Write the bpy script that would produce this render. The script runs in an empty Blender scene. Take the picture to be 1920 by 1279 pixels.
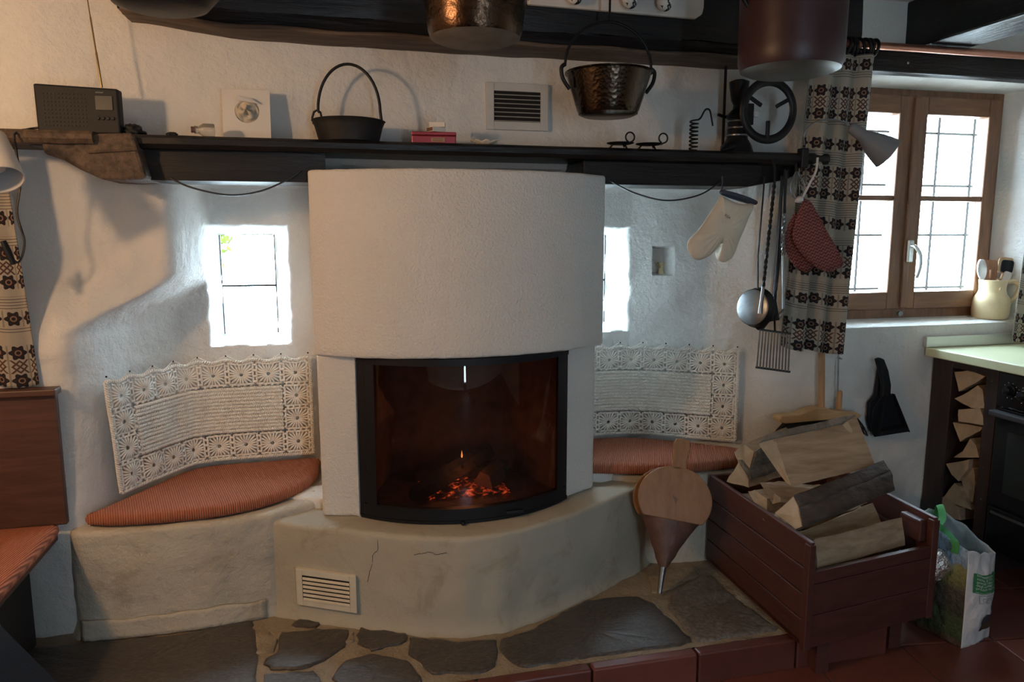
import bpy, bmesh, math, random
import numpy as np
from mathutils import Vector, Matrix, noise
random.seed(7)
S = bpy.context.scene
COL = S.collection
PI = math.pi
R = math.radians

# ------------------------------------------------------------------ camera
F, YAW, PIT, EYE = 1400.0, R(14.0), R(8.4), 1.35      # focal length in pixels of the 1920x1279 frame
cam = bpy.data.cameras.new('camera'); cam.sensor_fit = 'HORIZONTAL'; cam.sensor_width = 36.0
cam.lens = 36.0 * F / 1920.0; cam.clip_start = 0.02
camo = bpy.data.objects.new('camera', cam); COL.objects.link(camo)
camo.location = (0, 0, EYE); camo.rotation_euler = (R(90) - PIT, 0, -YAW)
S.camera = camo
FW = Vector((math.sin(YAW)*math.cos(PIT), math.cos(YAW)*math.cos(PIT), -math.sin(PIT)))
RT = Vector((math.cos(YAW), -math.sin(YAW), 0)); UP = RT.cross(FW)
def at(px, py, X=None, Y=None, Z=None):
    """measure: where the sight line through a photo pixel meets a plane of the room"""
    d = FW + RT*((px-960)/F) - UP*((py-639.5)/F)
    if Y is not None: t = Y/d.y
    elif X is not None: t = X/d.x
    else: t = (Z-EYE)/d.z
    return Vector((d.x*t, d.y*t, EYE+d.z*t))

# ------------------------------------------------------------------ world, lights, exposure
w = bpy.data.worlds.new('sky'); S.world = w; w.use_nodes = True
wn = w.node_tree.nodes; wl = w.node_tree.links
bg = wn['Background']; bg.inputs['Color'].default_value = (0.62, 0.82, 1.0, 1); bg.inputs['Strength'].default_value = 40.0
def portal(loc, rot, sx, sy):
    l = bpy.data.lights.new('window_portal', 'AREA'); l.shape = 'RECTANGLE'; l.size = sx; l.size_y = sy
    l.cycles.is_portal = True
    o = bpy.data.objects.new('window_portal', l); COL.objects.link(o); o.location = loc; o.rotation_euler = rot
portal((-0.29, 3.13, 1.14), (R(-90), 0, 0), 0.30, 0.46)
portal((1.07, 3.13, 1.14), (R(-90), 0, 0), 0.34, 0.46)
portal((2.44, 2.86, 1.46), (R(-90), 0, 0), 1.0, 1.05)
portal((.70, -1.72, 1.0), (R(90), 0, 0), .14, 1.98)
def pointlight(name, loc, watt, col, rad):
    l = bpy.data.lights.new(name, 'POINT'); l.energy = watt; l.color = col; l.shadow_soft_size = rad
    o = bpy.data.objects.new(name, l); COL.objects.link(o); o.location = loc; return o
pointlight('dining_table_lamp_bulb', (-1.26, 1.14, 1.76), 37.0, (1.0, 0.60, 0.31), 0.05)
S.view_settings.view_transform = 'Standard'; S.view_settings.look = 'None'
S.view_settings.gamma = 1.0; S.view_settings.use_curve_mapping = False
S.view_settings.exposure = 0.0

# ------------------------------------------------------------------ mesh helpers
WL = {}                                             # world location of every object (all roots are unrotated)
class MB:
    def __init__(s): s.v = []; s.f = []; s.uv = {}
    def add(s, vs, fs):
        b = len(s.v); s.v += [tuple(q) for q in vs]; s.f += [tuple(b+i for i in f) for f in fs]; return s
    def box(s, x0, x1, y0, y1, z0, z1):
        return s.add([(x0,y0,z0),(x1,y0,z0),(x1,y1,z0),(x0,y1,z0),(x0,y0,z1),(x1,y0,z1),(x1,y1,z1),(x0,y1,z1)],
                     [(0,3,2,1),(4,5,6,7),(0,1,5,4),(1,2,6,5),(2,3,7,6),(3,0,4,7)])
    def hexa(s, a, b):                              # two quads (bottom, top), each in the same turning sense
        return s.add(list(a)+list(b), [(0,3,2,1),(4,5,6,7),(0,1,5,4),(1,2,6,5),(2,3,7,6),(3,0,4,7)])
    def beam(s, p, q, wd, th, up=(0,0,1)):          # square bar from p to q
        p, q = Vector(p), Vector(q); d = (q-p).normalized(); a = d.cross(Vector(up))
        if a.length < 1e-4: a = d.cross(Vector((1,0,0)))
        a.normalize(); b = a.cross(d)
        o = [a*wd/2+b*th/2, -a*wd/2+b*th/2, -a*wd/2-b*th/2, a*wd/2-b*th/2]
        return s.hexa([p+x for x in o], [q+x for x in o])
    def tube(s, pts, r, n=8, closed=False, flat=1.0, upv=None):
        pts = [Vector(p) for p in pts]; m = len(pts)
        rr = r if isinstance(r, (list, tuple)) else [r]*m
        vs = []; prev = None
        for i, p in enumerate(pts):
            if closed: d = pts[(i+1) % m]-pts[i-1]
            else: d = pts[min(i+1, m-1)]-pts[max(i-1, 0)]
            if d.length < 1e-9: d = Vector((0,0,1))
            d.normalize()
            if prev is None:
                a = Vector(upv) if upv else (Vector((0,0,1)) if abs(d.z) < .9 else Vector((1,0,0)))
            else: a = prev
            a = a-d*a.dot(d)
            if a.length < 1e-6: a = d.orthogonal()
            a.normalize(); prev = a; b = d.cross(a)
            for k in range(n):
                t = 2*PI*k/n; vs.append(p+(a*math.cos(t)*flat+b*math.sin(t))*rr[i])
        fs = []
        for i in range(m if closed else m-1):
            j = (i+1) % m
            for k in range(n):
                l = (k+1) % n; fs.append((i*n+k, i*n+l, j*n+l, j*n+k))
        if not closed: fs += [tuple(range(n-1, -1, -1)), tuple((m-1)*n+k for k in range(n))]
        return s.add(vs, fs)
    def lathe(s, prof, c=(0,0,0), n=32, ax=(0,0,1), sx=1.0, cap0=True, cap1=True):
        ax = Vector(ax).normalized(); a = Vector((1,0,0)) if abs(ax.x) < .9 else Vector((0,0,1))
        a = (a-ax*a.dot(ax)).normalized(); b = ax.cross(a); c = Vector(c)
        vs = [c+ax*h+(a*math.cos(2*PI*k/n)*sx+b*math.sin(2*PI*k/n))*r for r, h in prof for k in range(n)]
        fs = [(i*n+k, i*n+(k+1) % n, (i+1)*n+(k+1) % n, (i+1)*n+k) for i in range(len(prof)-1) for k in range(n)]
        if cap0: fs.append(tuple(range(n-1, -1, -1)))
        if cap1: fs.append(tuple((len(prof)-1)*n+k for k in range(n)))
        return s.add(vs, fs)
    def prism(s, poly, d):                          # 3-D polygon extruded by the vector d
        poly = [Vector(p) for p in poly]; d = Vector(d); n = len(poly)
        return s.add(poly+[p+d for p in poly], [tuple(range(n-1, -1, -1)), tuple(range(n, 2*n))] +
                     [(i, (i+1) % n, n+(i+1) % n, n+i) for i in range(n)])
    def grid(s, fn, nu, nv, cu=False, uvf=None):    # fn(i/nu, j/nv) -> point
        vs = [fn(i/nu, j/nv) for j in range(nv+1) for i in range(nu+1)]
        b = len(s.v)
        s.add(vs, [(j*(nu+1)+i, j*(nu+1)+i+1, (j+1)*(nu+1)+i+1, (j+1)*(nu+1)+i) for j in range(nv) for i in range(nu)])
        if uvf:
            for j in range(nv+1):
                for i in range(nu+1): s.uv[b+j*(nu+1)+i] = uvf(i/nu, j/nv)
        return s
    def build(s, name, mat, parent=None, smooth=None, bevel=0, seg=2, solid=0, sub=0, fix=True):
        vs = np.array([tuple(p) for p in s.v], dtype=float)
        o3 = Vector(((vs[:,0].min()+vs[:,0].max())/2, (vs[:,1].min()+vs[:,1].max())/2, vs[:,2].min()))
        me = bpy.data.meshes.new(name)
        me.from_pydata([tuple(p) for p in (vs-np.array(o3))], [], s.f)
        if s.uv:
            L = me.uv_layers.new(name='UVMap')
            for lp in me.loops: L.data[lp.index].uv = s.uv.get(lp.vertex_index, (0, 0))
        if fix:
            bm = bmesh.new(); bm.from_mesh(me); bmesh.ops.recalc_face_normals(bm, faces=bm.faces); bm.to_mesh(me); bm.free()
        if smooth is not None:
            me.shade_smooth(); me.set_sharp_from_angle(angle=R(smooth))
        o = bpy.data.objects.new(name, me); COL.objects.link(o); me.materials.append(mat)
        if parent: o.parent = parent; o.location = o3-WL[parent.name]
        else: o.location = o3
        WL[o.name] = o3
        if bevel:
            m = o.modifiers.new('bevel', 'BEVEL'); m.width = bevel; m.segments = seg; m.limit_method = 'ANGLE'; m.angle_limit = R(40)
        if solid:
            m = o.modifiers.new('thickness', 'SOLIDIFY'); m.thickness = solid; m.offset = 0
        if sub:
            m = o.modifiers.new('sub', 'SUBSURF'); m.levels = sub; m.render_levels = sub
        return o
def tag(o, label=None, cat=None, group=None, kind=None):
    if label: o['label'] = label
    if cat: o['category'] = cat
    if group: o['group'] = group
    if kind: o['kind'] = kind
    return o
def thing(name, label, cat, loc, group=None):
    o = bpy.data.objects.new(name, None); COL.objects.link(o); o.location = loc; o.empty_display_size = .05
    WL[o.name] = Vector(loc); return tag(o, label, cat, group)
def struct(o): o['kind'] = 'structure'; return o
def ss(a, b, x):
    t = min(1, max(0, (x-a)/(b-a))); return t*t*(3-2*t)
def lerp(a, b, t): return a+(b-a)*t
def nz(x, y=0, z=0): return noise.noise((x, y, z))
def arc(c, r, a0, a1, n, u=(1,0,0), v=(0,0,1)):
    c, u, v = Vector(c), Vector(u), Vector(v)
    return [c+u*(r*math.cos(R(a0+(a1-a0)*i/n)))+v*(r*math.sin(R(a0+(a1-a0)*i/n))) for i in range(n+1)]
def spline(pts, n=8):                               # Catmull-Rom through points
    pts = [Vector(p) for p in pts]; out = []
    for i in range(len(pts)-1):
        a, b, c, d = pts[max(i-1,0)], pts[i], pts[i+1], pts[min(i+2, len(pts)-1)]
        for k in range(n):
            t = k/n
            out.append(.5*((2*b)+(c-a)*t+(2*a-5*b+4*c-d)*t*t+(3*b-a-3*c+d)*t**3))
    out.append(pts[-1]); return out
def resample(pts, step):
    pts = [Vector(p) for p in pts]; L = [0]
    for a, b in zip(pts, pts[1:]): L.append(L[-1]+(b-a).length)
    n = max(2, int(L[-1]/step)); out = []; j = 0
    for i in range(n+1):
        t = L[-1]*i/n
        while j < len(L)-2 and L[j+1] < t: j += 1
        out.append(pts[j].lerp(pts[j+1], (t-L[j])/max(1e-9, L[j+1]-L[j])))
    return out
def text(name, body, size, o, u, v, mat, parent, depth=0.0):
    """flat lettering: origin o (left end of base line), u = reading direction, v = up direction"""
    c = bpy.data.curves.new('lettering', 'FONT'); c.body = body; c.size = size; c.extrude = depth; c.resolution_u = 2
    t = bpy.data.objects.new('lettering_tmp', c); COL.objects.link(t)
    me = bpy.data.meshes.new_from_object(t.evaluated_get(bpy.context.evaluated_depsgraph_get()))
    bpy.data.objects.remove(t); bpy.data.curves.remove(c)
    u = Vector(u).normalized(); v = Vector(v); v = (v-u*v.dot(u)).normalized(); n = u.cross(v)
    M = Matrix((u, v, n)).transposed().to_4x4(); M.translation = Vector(o)-WL[parent.name]
    me.transform(M); me.materials.clear(); me.materials.append(mat)
    q = bpy.data.objects.new(name, me); COL.objects.link(q); q.parent = parent; WL[q.name] = WL[parent.name]
    return q

# ------------------------------------------------------------------ material helpers
class E:                                            # small expression language over Math nodes
    def __init__(s, nt, k): s.nt = nt; s.k = k
    def op(s, o, *a):
        n = s.nt.nodes.new('ShaderNodeMath'); n.operation = o
        for i, x in enumerate((s,)+a):
            if isinstance(x, E): s.nt.links.new(x.k, n.inputs[i])
            else: n.inputs[i].default_value = x
        return E(s.nt, n.outputs[0])
    def __add__(s, o): return s.op('ADD', o)
    __radd__ = __add__
    def __sub__(s, o): return s.op('SUBTRACT', o)
    def __rsub__(s, o): return (s*-1)+o
    def __mul__(s, o): return s.op('MULTIPLY', o)
    __rmul__ = __mul__
    def __truediv__(s, o): return s.op('DIVIDE', o)
    def fract(s): return s.op('FRACT')
    def floor(s): return s.op('FLOOR')
    def abs(s): return s.op('ABSOLUTE')
    def sin(s): return s.op('SINE')
    def cos(s): return s.op('COSINE')
    def sqrt(s): return s.op('SQRT')
    def lt(s, o): return s.op('LESS_THAN', o)
    def gt(s, o): return s.op('GREATER_THAN', o)
    def atan2(s, o): return s.op('ARCTAN2', o)
    def mx(s, o): return s.op('MAXIMUM', o)
    def mn(s, o): return s.op('MINIMUM', o)
class M:
    def __init__(s, name, col=(.8,.8,.8), rough=.6, metal=0.0, spec=None):
        s.mat = bpy.data.materials.new(name); s.mat.use_nodes = True; s.nt = s.mat.node_tree
        s.b = s.nt.nodes['Principled BSDF']; s.b.inputs['Base Color'].default_value = (*col, 1)
        s.b.inputs['Roughness'].default_value = rough; s.b.inputs['Metallic'].default_value = metal
        if spec is not None: s.b.inputs['Specular IOR Level'].default_value = spec
        s.col = col
    def n(s, t, **k):
        q = s.nt.nodes.new(t)
        for a, b in k.items(): setattr(q, a, b)
        return q
    def l(s, a, b): s.nt.links.new(a, b)
    def coord(s, kind='Object', scale=(1,1,1), rot=(0,0,0)):
        t = s.n('ShaderNodeTexCoord'); m = s.n('ShaderNodeMapping'); s.l(t.outputs[kind], m.inputs[0])
        m.inputs['Scale'].default_value = scale; m.inputs['Rotation'].default_value = rot; return m.outputs[0]
    def xyz(s, sock):
        q = s.n('ShaderNodeSeparateXYZ'); s.l(sock, q.inputs[0]); return [E(s.nt, o) for o in q.outputs]
    def noise(s, co, scale, detail=4, rough=.55, dist=0):
        q = s.n('ShaderNodeTexNoise'); s.l(co, q.inputs['Vector']); q.inputs['Scale'].default_value = scale
        q.inputs['Detail'].default_value = detail; q.inputs['Roughness'].default_value = rough; q.inputs['Distortion'].default_value = dist
        return E(s.nt, q.outputs['Fac'])
    def ramp(s, fac, stops):
        q = s.n('ShaderNodeValToRGB'); s.l(fac.k, q.inputs[0]); e = q.color_ramp.elements
        while len(e) < len(stops): e.new(.5)
        for x, (p, c) in zip(e, stops): x.position = p; x.color = (*c, 1)
        return q.outputs[0]
    def mix(s, fac, a, b):
        q = s.n('ShaderNodeMix', data_type='RGBA')
        if isinstance(fac, E): s.l(fac.k, q.inputs[0])
        else: q.inputs[0].default_value = fac
        for i, x in ((6, a), (7, b)):
            if isinstance(x, tuple): q.inputs[i].default_value = (*x, 1)
            else: s.l(x, q.inputs[i])
        return q.outputs[2]
    def color(s, sock): s.l(sock, s.b.inputs['Base Color']); return s
    def rough(s, e): s.l(e.k, s.b.inputs['Roughness']); return s
    def bump(s, h, dist=.002, strength=1.0):
        q = s.n('ShaderNodeBump'); s.l(h.k, q.inputs['Height']); q.inputs['Distance'].default_value = dist
        q.inputs['Strength'].default_value = strength; s.l(q.outputs[0], s.b.inputs['Normal']); return s
def plaster(name, c0, c1, fine=.0022, coarse=.005, cs=14, patch=3.0, stain=None):
    m = M(name, c0, .92, spec=.15); co = m.coord('Object')
    big = m.noise(co, patch, 5, .6); f = m.noise(co, 120, 5, .6); c = m.noise(co, cs, 6, .6); d = m.noise(co, 46, 4, .6)
    col = m.ramp(big, [(.3, c0), (.72, c1)])
    if stain:
        st = m.noise(co, 7, 6, .65, .6); col = m.mix(((st-.56)*5).mx(0).mn(.55), col, stain)
    m.color(col); m.bump(f*fine+c*coarse+d*(coarse*.22), 1.0, 1.0); return m.mat
def wood(name, c0, c1, axis='x', rough=.5, sc=9, bump=.0012, stretch=9, spec=None, rnd=False):
    m = M(name, c0, rough, spec=spec)
    k = {'x': (1, stretch, stretch), 'y': (stretch, 1, stretch), 'z': (stretch, stretch, 1)}[axis]
    co = m.coord('Object', k)
    if rnd:
        oi = m.n('ShaderNodeObjectInfo'); va = m.n('ShaderNodeVectorMath', operation='ADD'); m.l(co, va.inputs[0])
        ms = m.n('ShaderNodeVectorMath', operation='SCALE'); cx = m.n('ShaderNodeCombineXYZ')
        for i in range(3): m.l(oi.outputs['Random'], cx.inputs[i])
        m.l(cx.outputs[0], ms.inputs[0]); ms.inputs['Scale'].default_value = 40; m.l(ms.outputs[0], va.inputs[1]); co = va.outputs[0]
    g = m.noise(co, sc, 6, .62, .35)
    m.color(m.ramp(g, [(.32, c0), (.7, c1)])); m.bump(g, bump, 1.0); return m.mat
def plain(name, col, rough=.5, metal=0., spec=None, bs=0, bd=0, var=0):
    m = M(name, col, rough, metal, spec)
    co = m.coord('Object')
    if var:
        v = m.noise(co, 18, 5); m.color(m.ramp(v, [(.3, tuple(x*(1-var) for x in col)), (.7, tuple(min(1, x*(1+var)) for x in col))]))
    if bs: m.bump(m.noise(co, bs, 4), bd, 1.0)
    return m.mat
# ------------------------------------------------------------------ materials
m_wall = plaster('white_lime_plaster', (.80,.79,.76), (.70,.69,.66), .0013, .012, 16)
m_hood = plaster('roughcast_hood_plaster', (.80,.78,.74), (.74,.72,.68), .0050, .003, 60)
m_bench = plaster('worn_beige_plaster', (.58,.54,.455), (.47,.43,.355), .0018, .012, 18, 4, (.36,.31,.23))
m_plinth = plaster('stained_hearth_plaster', (.48,.445,.36), (.40,.365,.29), .0014, .005, 14, 3, (.33,.27,.18))
m_ceil = plaster('ceiling_plaster', (.72,.71,.68), (.62,.61,.58), .002, .008, 18)
m_mortar = plaster('lime_mortar', (.38,.32,.24), (.25,.205,.15), .003, .010, 24, 8)
m_beam = wood('black_stained_beam', (.006,.0058,.007), (.015,.013,.013), 'x', .36, 5, .004, spec=.35)
m_beamy = wood('black_stained_joist', (.006,.0058,.007), (.015,.013,.013), 'y', .4, 5, .004, spec=.35)
m_corbel = wood('brown_weathered_corbel', (.05,.033,.022), (.16,.11,.075), 'y', .7, 6, .006)
m_beamlow = wood('warm_lit_beam_underside', (.05,.035,.026), (.17,.115,.08), 'x', .7, 4, .005)  # lighter brown puts warm light from below into the underside colour
m_iron = plain('black_iron', (.018,.018,.020), .42, .6, bs=90, bd=.0006, var=.3)
m_ironm = plain('matt_black_iron', (.022,.021,.021), .6, .3, bs=60, bd=.0008, var=.3)
m_steel = plain('grey_steel', (.28,.29,.30), .35, .9, bs=60, bd=.0005, var=.25)
m_steelbr = plain('polished_steel', (.62,.62,.62), .18, 1.0)
m_frame = plain('black_door_metal', (.010,.011,.014), .5, .1, spec=.3)
m_white = plain('white_enamel_plate', (.74,.72,.68), .45)
m_grillew = plain('cream_grille_paint', (.66,.61,.50), .5, var=.08)
m_grilleg = plain('grey_grille_paint', (.58,.56,.52), .5, var=.06)
m_dark = plain('dark_void', (.012,.011,.010), .9)
m_black = plain('black_plastic', (.010,.012,.016), .55, spec=.25)
m_blackg = plain('glossy_black_enamel', (.010,.010,.012), .15)
m_navy = plain('navy_cloth', (.012,.014,.022), .85, bs=300, bd=.0008)
m_brownw = wood('red_brown_painted_wood', (.065,.022,.017), (.105,.036,.027), 'x', .42, 6, .0008, rnd=True)
m_brownwy = wood('red_brown_painted_boards', (.060,.020,.016), (.100,.034,.025), 'y', .42, 6, .0008, rnd=True)
m_benchw = wood('dark_brown_bench_wood', (.06,.026,.018), (.105,.048,.032), 'x', .5, 6, .0008)
m_winw = wood('oak_brown_window_wood', (.15,.066,.032), (.26,.125,.062), 'z', .42, 6, .0006)
m_winwx = wood('oak_brown_window_rail', (.15,.066,.032), (.26,.125,.062), 'x', .42, 6, .0006)
m_log = wood('split_firewood', (.27,.175,.105), (.46,.33,.215), 'x', .85, 5, .003, rnd=True)
m_logend = plain('sawn_log_end', (.50,.37,.24), .9, bs=120, bd=.0015, var=.15)
m_bark = plain('grey_brown_bark', (.055,.042,.036), .95, bs=38, bd=.012, var=.5)
m_barkb = plain('silvery_bark', (.19,.16,.125), .95, bs=38, bd=.012, var=.4)
m_bell = wood('varnished_bellows_wood', (.24,.115,.045), (.33,.17,.07), 'z', .42, 5, .0005)
m_leather = plain('worn_brown_leather', (.12,.06,.042), .5, bs=45, bd=.003, var=.35)
m_broom = wood('pale_broom_wood', (.42,.26,.12), (.56,.37,.19), 'x', .55, 6, .0005)
m_broomz = wood('broom_handle_wood', (.40,.22,.10), (.55,.33,.17), 'z', .5, 6, .0005)
m_bristle = plain('dark_bristle', (.025,.024,.024), .8)
m_copper = plain('dark_copper', (.085,.050,.032), .27, 1.0, bs=55, bd=.002, var=.5)
m_hamm = M('hammered_dark_copper', (.075,.052,.036), .24, 1.0)
_c = m_hamm.coord('Object'); _v = m_hamm.n('ShaderNodeTexVoronoi'); m_hamm.l(_c, _v.inputs['Vector']); _v.inputs['Scale'].default_value = 95
m_hamm.bump(E(m_hamm.nt, _v.outputs['Distance']), .004, .22); m_hamm = m_hamm.mat
m_potbot = plain('sooty_pot_bottom', (.19,.155,.12), .5, .4, bs=30, bd=.0005, var=.25)
m_redpot = plain('maroon_enamel', (.042,.016,.018), .42, bs=20, bd=.0004, var=.15)
m_alu = plain('scuffed_aluminium', (.13,.118,.10), .36, .5, bs=30, bd=.0006, var=.2)
m_rod = plain('copper_curtain_rod', (.48,.22,.15), .32, .8)
m_mitt = plain('cream_cotton', (.66,.60,.49), .95, bs=160, bd=.0012, var=.06)
m_trimnavy = plain('dark_trim', (.035,.045,.075), .8)
m_yarn = plain('cream_wool_yarn', (.86,.82,.74), .95, bs=500, bd=.0006, var=.05)
m_red = plain('red_tin_paint', (.34,.035,.05), .35, .2)
m_lbl = plain('tan_paper_label', (.42,.26,.16), .7)
m_match = plain('matchbox_card', (.78,.73,.64), .8)
m_strike = plain('brown_striker', (.17,.085,.06), .9)
m_shell = plain('pearly_shell', (.66,.58,.44), .35, bs=60, bd=.001, var=.15)
m_glassb = M('clear_glass_bottle', (.75,.72,.66), .12); m_glassb.b.inputs['Transmission Weight'].default_value = .75; m_glassb = m_glassb.mat
m_cable = plain('black_cable', (.012,.012,.014), .4)
m_cream = plain('cream_glazed_stoneware', (.76,.62,.38), .32, bs=40, bd=.0006, var=.08)
m_work = plain('pale_green_worktop', (.62,.63,.40), .35, var=.03)
m_darkw = wood('dark_kitchen_wood', (.022,.013,.012), (.045,.026,.021), 'z', .5, 6, .0006)
m_utens = wood('brown_utensil_wood', (.20,.085,.04), (.32,.15,.075), 'z', .45, 7, .0004)
m_utenl = wood('light_utensil_wood', (.52,.34,.19), (.66,.47,.29), 'z', .5, 7, .0004)
m_green = plain('green_webbing', (.06,.33,.09), .7, bs=400, bd=.0006)
m_bagw = plain('white_woven_bag', (.72,.70,.70), .45, bs=9, bd=.02, var=.05)
m_bagi = plain('grey_blue_bag_lining', (.40,.46,.47), .5, bs=12, bd=.01, var=.2)
m_lblg = plain('green_print', (.035,.22,.075), .5)
m_ink = plain('dark_ink', (.05,.05,.055), .6)
m_inkg = plain('grey_ink', (.26,.30,.33), .6)
m_inkw = plain('white_print', (.80,.84,.80), .6)
m_foil = plain('crinkled_foil', (.75,.72,.70), .22, .85, bs=60, bd=.01)
m_alumid = plain('brushed_aluminium_strip', (.66,.68,.64), .32, .7, bs=15, bd=.0006)
m_shade = plain('white_lamp_enamel', (.62,.60,.58), .35)
m_shadeg = plain('grey_blue_lamp_shade', (.19,.21,.24), .4)
m_porc = M('porcelain_with_dark_flower', (.78,.75,.68), .22)
_c = m_porc.coord('Object'); _n = m_porc.noise(_c, 55, 3, .5); m_porc.color(m_porc.mix((_n-.56)*30, (.78,.75,.68), (.02,.02,.025))); m_porc = m_porc.mat
m_rackw = plain('white_painted_board', (.66,.62,.57), .5, bs=25, bd=.001, var=.06)
# red clay floor tiles
m_tile = M('red_clay_tile', (.17,.05,.035), .38); _c = m_tile.coord('Object'); _o = m_tile.n('ShaderNodeObjectInfo')
_n = m_tile.noise(_c, 9, 5); _e = E(m_tile.nt, _o.outputs['Random'])
m_tile.color(m_tile.ramp(_n*.6+_e*.4, [(.25, (.105,.030,.022)), (.75, (.20,.062,.043))])); m_tile.bump(_n, .002); m_tile = m_tile.mat
m_grout = plaster('dark_grout', (.17,.125,.10), (.11,.085,.07), .002, .002)
# hearth stone
m_stone = M('dark_mica_schist', (.09,.08,.07), .30); _c = m_stone.coord('Object', (1, 2.2, 1), (0, 0, .5))
_n = m_stone.noise(_c, 60, 8, .7); _p = m_stone.noise(_c, 7, 5, .6)
m_stone.color(m_stone.mix((_p-.35)*1.6, m_stone.ramp(_n, [(.35, (.028,.025,.024)), (.62, (.095,.085,.075)), (.78, (.22,.20,.175))]),
                          m_stone.ramp(_n, [(.35, (.05,.040,.030)), (.65, (.13,.105,.08))])))
m_stone.bump(_n*.0016+_p*.004, 1.0); m_stone = m_stone.mat
m_stonel = M('pale_rough_granite', (.25,.22,.18), .42); _c = m_stonel.coord('Object')
_n = m_stonel.noise(_c, 70, 8, .72); _p = m_stonel.noise(_c, 9, 5)
m_stonel.color(m_stonel.mix((_p-.4)*2.2, m_stonel.ramp(_n, [(.35, (.07,.06,.05)), (.7, (.30,.27,.23))]), (.10,.082,.062)))
m_stonel.bump(_n*.0024+_p*.005, 1.0); m_stonel = m_stonel.mat
def ribbed(name, ang, per=.0068):
    m = M(name, (.40,.13,.06), .9); co = m.coord('Object', (1,1,1), (0,0,ang)); x, y, z = m.xyz(co)
    n1 = m.noise(co, 30, 3); n2 = m.noise(m.coord('Object', (14,1,1), (0,0,ang)), 30, 4)
    h = ((x+n1*.0014)*(2*PI/per)).sin()*.5+.5
    c = m.mix((n2-.35)*2.2, (.66,.25,.125), (.46,.13,.065))
    m.color(m.mix(h*.65+.2, (.20,.055,.035), c)); m.bump(h, .0022); return m.mat
m_cushL = ribbed('terracotta_ribbed_fabric', R(-15)); m_cushR = ribbed('terracotta_ribbed_cloth', R(25)); m_cushB = ribbed('terracotta_ribbed_seat', R(7))
# woven curtain: bands of flowers, crosses and striped cream (UV in metres)
def curtain_mat():
    m = M('woven_folk_curtain', (.5,.45,.38), .95); t = m.n('ShaderNodeTexCoord'); u, v, _ = m.xyz(t.outputs['UV'])
    T = .285; p = (v/T).fract(); P = .050
    cream, dark, brown, rust = (.50,.45,.37), (.022,.017,.021), (.105,.052,.042), (.30,.17,.11)
    def flower(c, sh):
        du = ((u/P+sh).fract()-.5)*P; dv = (p-c)*T
        r = (du*du+dv*dv).sqrt(); th = dv.atan2(du)
        pet = r.lt(((th*6).cos()*.15+.90)*.0215); ring = r.lt(.0085); eye = r.lt(.0050)
        return pet, ring, eye
    bgn = m.noise(t.outputs['UV'], 260, 3)
    stripe = ((v*(1/.0085)).fract()).lt(.28)*((v*37).sin().gt(-.35))
    col = m.mix(bgn*.6, cream, (.28,.25,.21))
    inb = p.lt(.43)
    fr = p.gt(.62)*p.lt(.79)
    col = m.mix(stripe*(1-inb)*(1-fr)*.8, col, (.07,.05,.05))
    # cross ornament between the two flower rows
    cu = ((u/P).fract()-.5).abs()*P; cv = ((p-.215)*T).abs()
    x1 = (cu-cv).abs().lt(.0032)*cv.lt(.02); x2 = (cu+cv-.017).abs().lt(.0032)*cv.lt(.02)
    col = m.mix(inb*(x1.mx(x2)), col, brown)
    stem = ((u/P+.5).fract()-.5).abs().lt(.05)
    col = m.mix(stem*(fr.mx(inb))*.4, col, dark)
    for c, sh in ((.072, 0.), (.358, 0.), (.705, 0.)):
        pet, ring, eye = flower(c, sh)
        col = m.mix(pet, col, dark); col = m.mix(ring, col, rust); col = m.mix(((1-ring)*pet)*bgn.gt(.62), col, brown)
        col = m.mix(eye, col, dark)
    m.color(col); m.bump(m.noise(t.outputs['UV'], 420, 2), .0015)
    tr = m.n('ShaderNodeBsdfTranslucent'); m.l(col, tr.inputs[0]); mx = m.n('ShaderNodeMixShader'); mx.inputs[0].default_value = .22
    out = m.nt.nodes['Material Output']; m.l(m.b.outputs[0], mx.inputs[1]); m.l(tr.outputs[0], mx.inputs[2]); m.l(mx.outputs[0], out.inputs[0])
    return m.mat
m_curt = curtain_mat()
def zig():
    m = M('red_zigzag_knit', (.3,.06,.05), .95); co = m.coord('Object', (1,1,1), (0, R(18), 0)); x, y, z = m.xyz(co)
    tri = ((x/.016).fract()-.5).abs()*.016
    h = ((z+tri)/.0125).fract(); f = h.lt(.42)
    m.color(m.mix(f, (.165,.033,.033), (.31,.13,.11))); m.bump((h*(2*PI)).sin(), .0018); return m.mat
m_zig = zig()
# panes
def glassmat(name, tint, refl=1.0, rough=.0, haze=None):
    m = M(name); m.nt.nodes.remove(m.b); out = m.nt.nodes['Material Output']
    tr = m.n('ShaderNodeBsdfTransparent'); tr.inputs[0].default_value = (*tint, 1)
    gl = m.n('ShaderNodeBsdfGlossy'); gl.inputs['Roughness'].default_value = rough; gl.inputs['Color'].default_value = (refl,)*3+(1,)
    fr = m.n('ShaderNodeFresnel'); fr.inputs['IOR'].default_value = 1.5
    gm = m.n('ShaderNodeNewGeometry')     # reflection at the front face only; no inner reflection in the thin pane
    fo = E(m.nt, fr.outputs[0])*(1-E(m.nt, gm.outputs['Backfacing']))
    mx = m.n('ShaderNodeMixShader'); m.l(fo.k, mx.inputs[0]); m.l(tr.outputs[0], mx.inputs[1]); m.l(gl.outputs[0], mx.inputs[2])
    last = mx
    if haze:
        df = m.n('ShaderNodeBsdfDiffuse'); df.inputs[0].default_value = (*haze[1], 1); m2 = m.n('ShaderNodeMixShader')
        co = m.coord('Object', (1,1,.5)); n = m.noise(co, 9, 6); f = ((n-.3)*haze[0]*2).mx(0); m.l(f.k, m2.inputs[0])
        m.l(mx.outputs[0], m2.inputs[1]); m.l(df.outputs[0], m2.inputs[2]); last = m2
    m.l(last.outputs[0], out.inputs[0]); return m.mat
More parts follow.
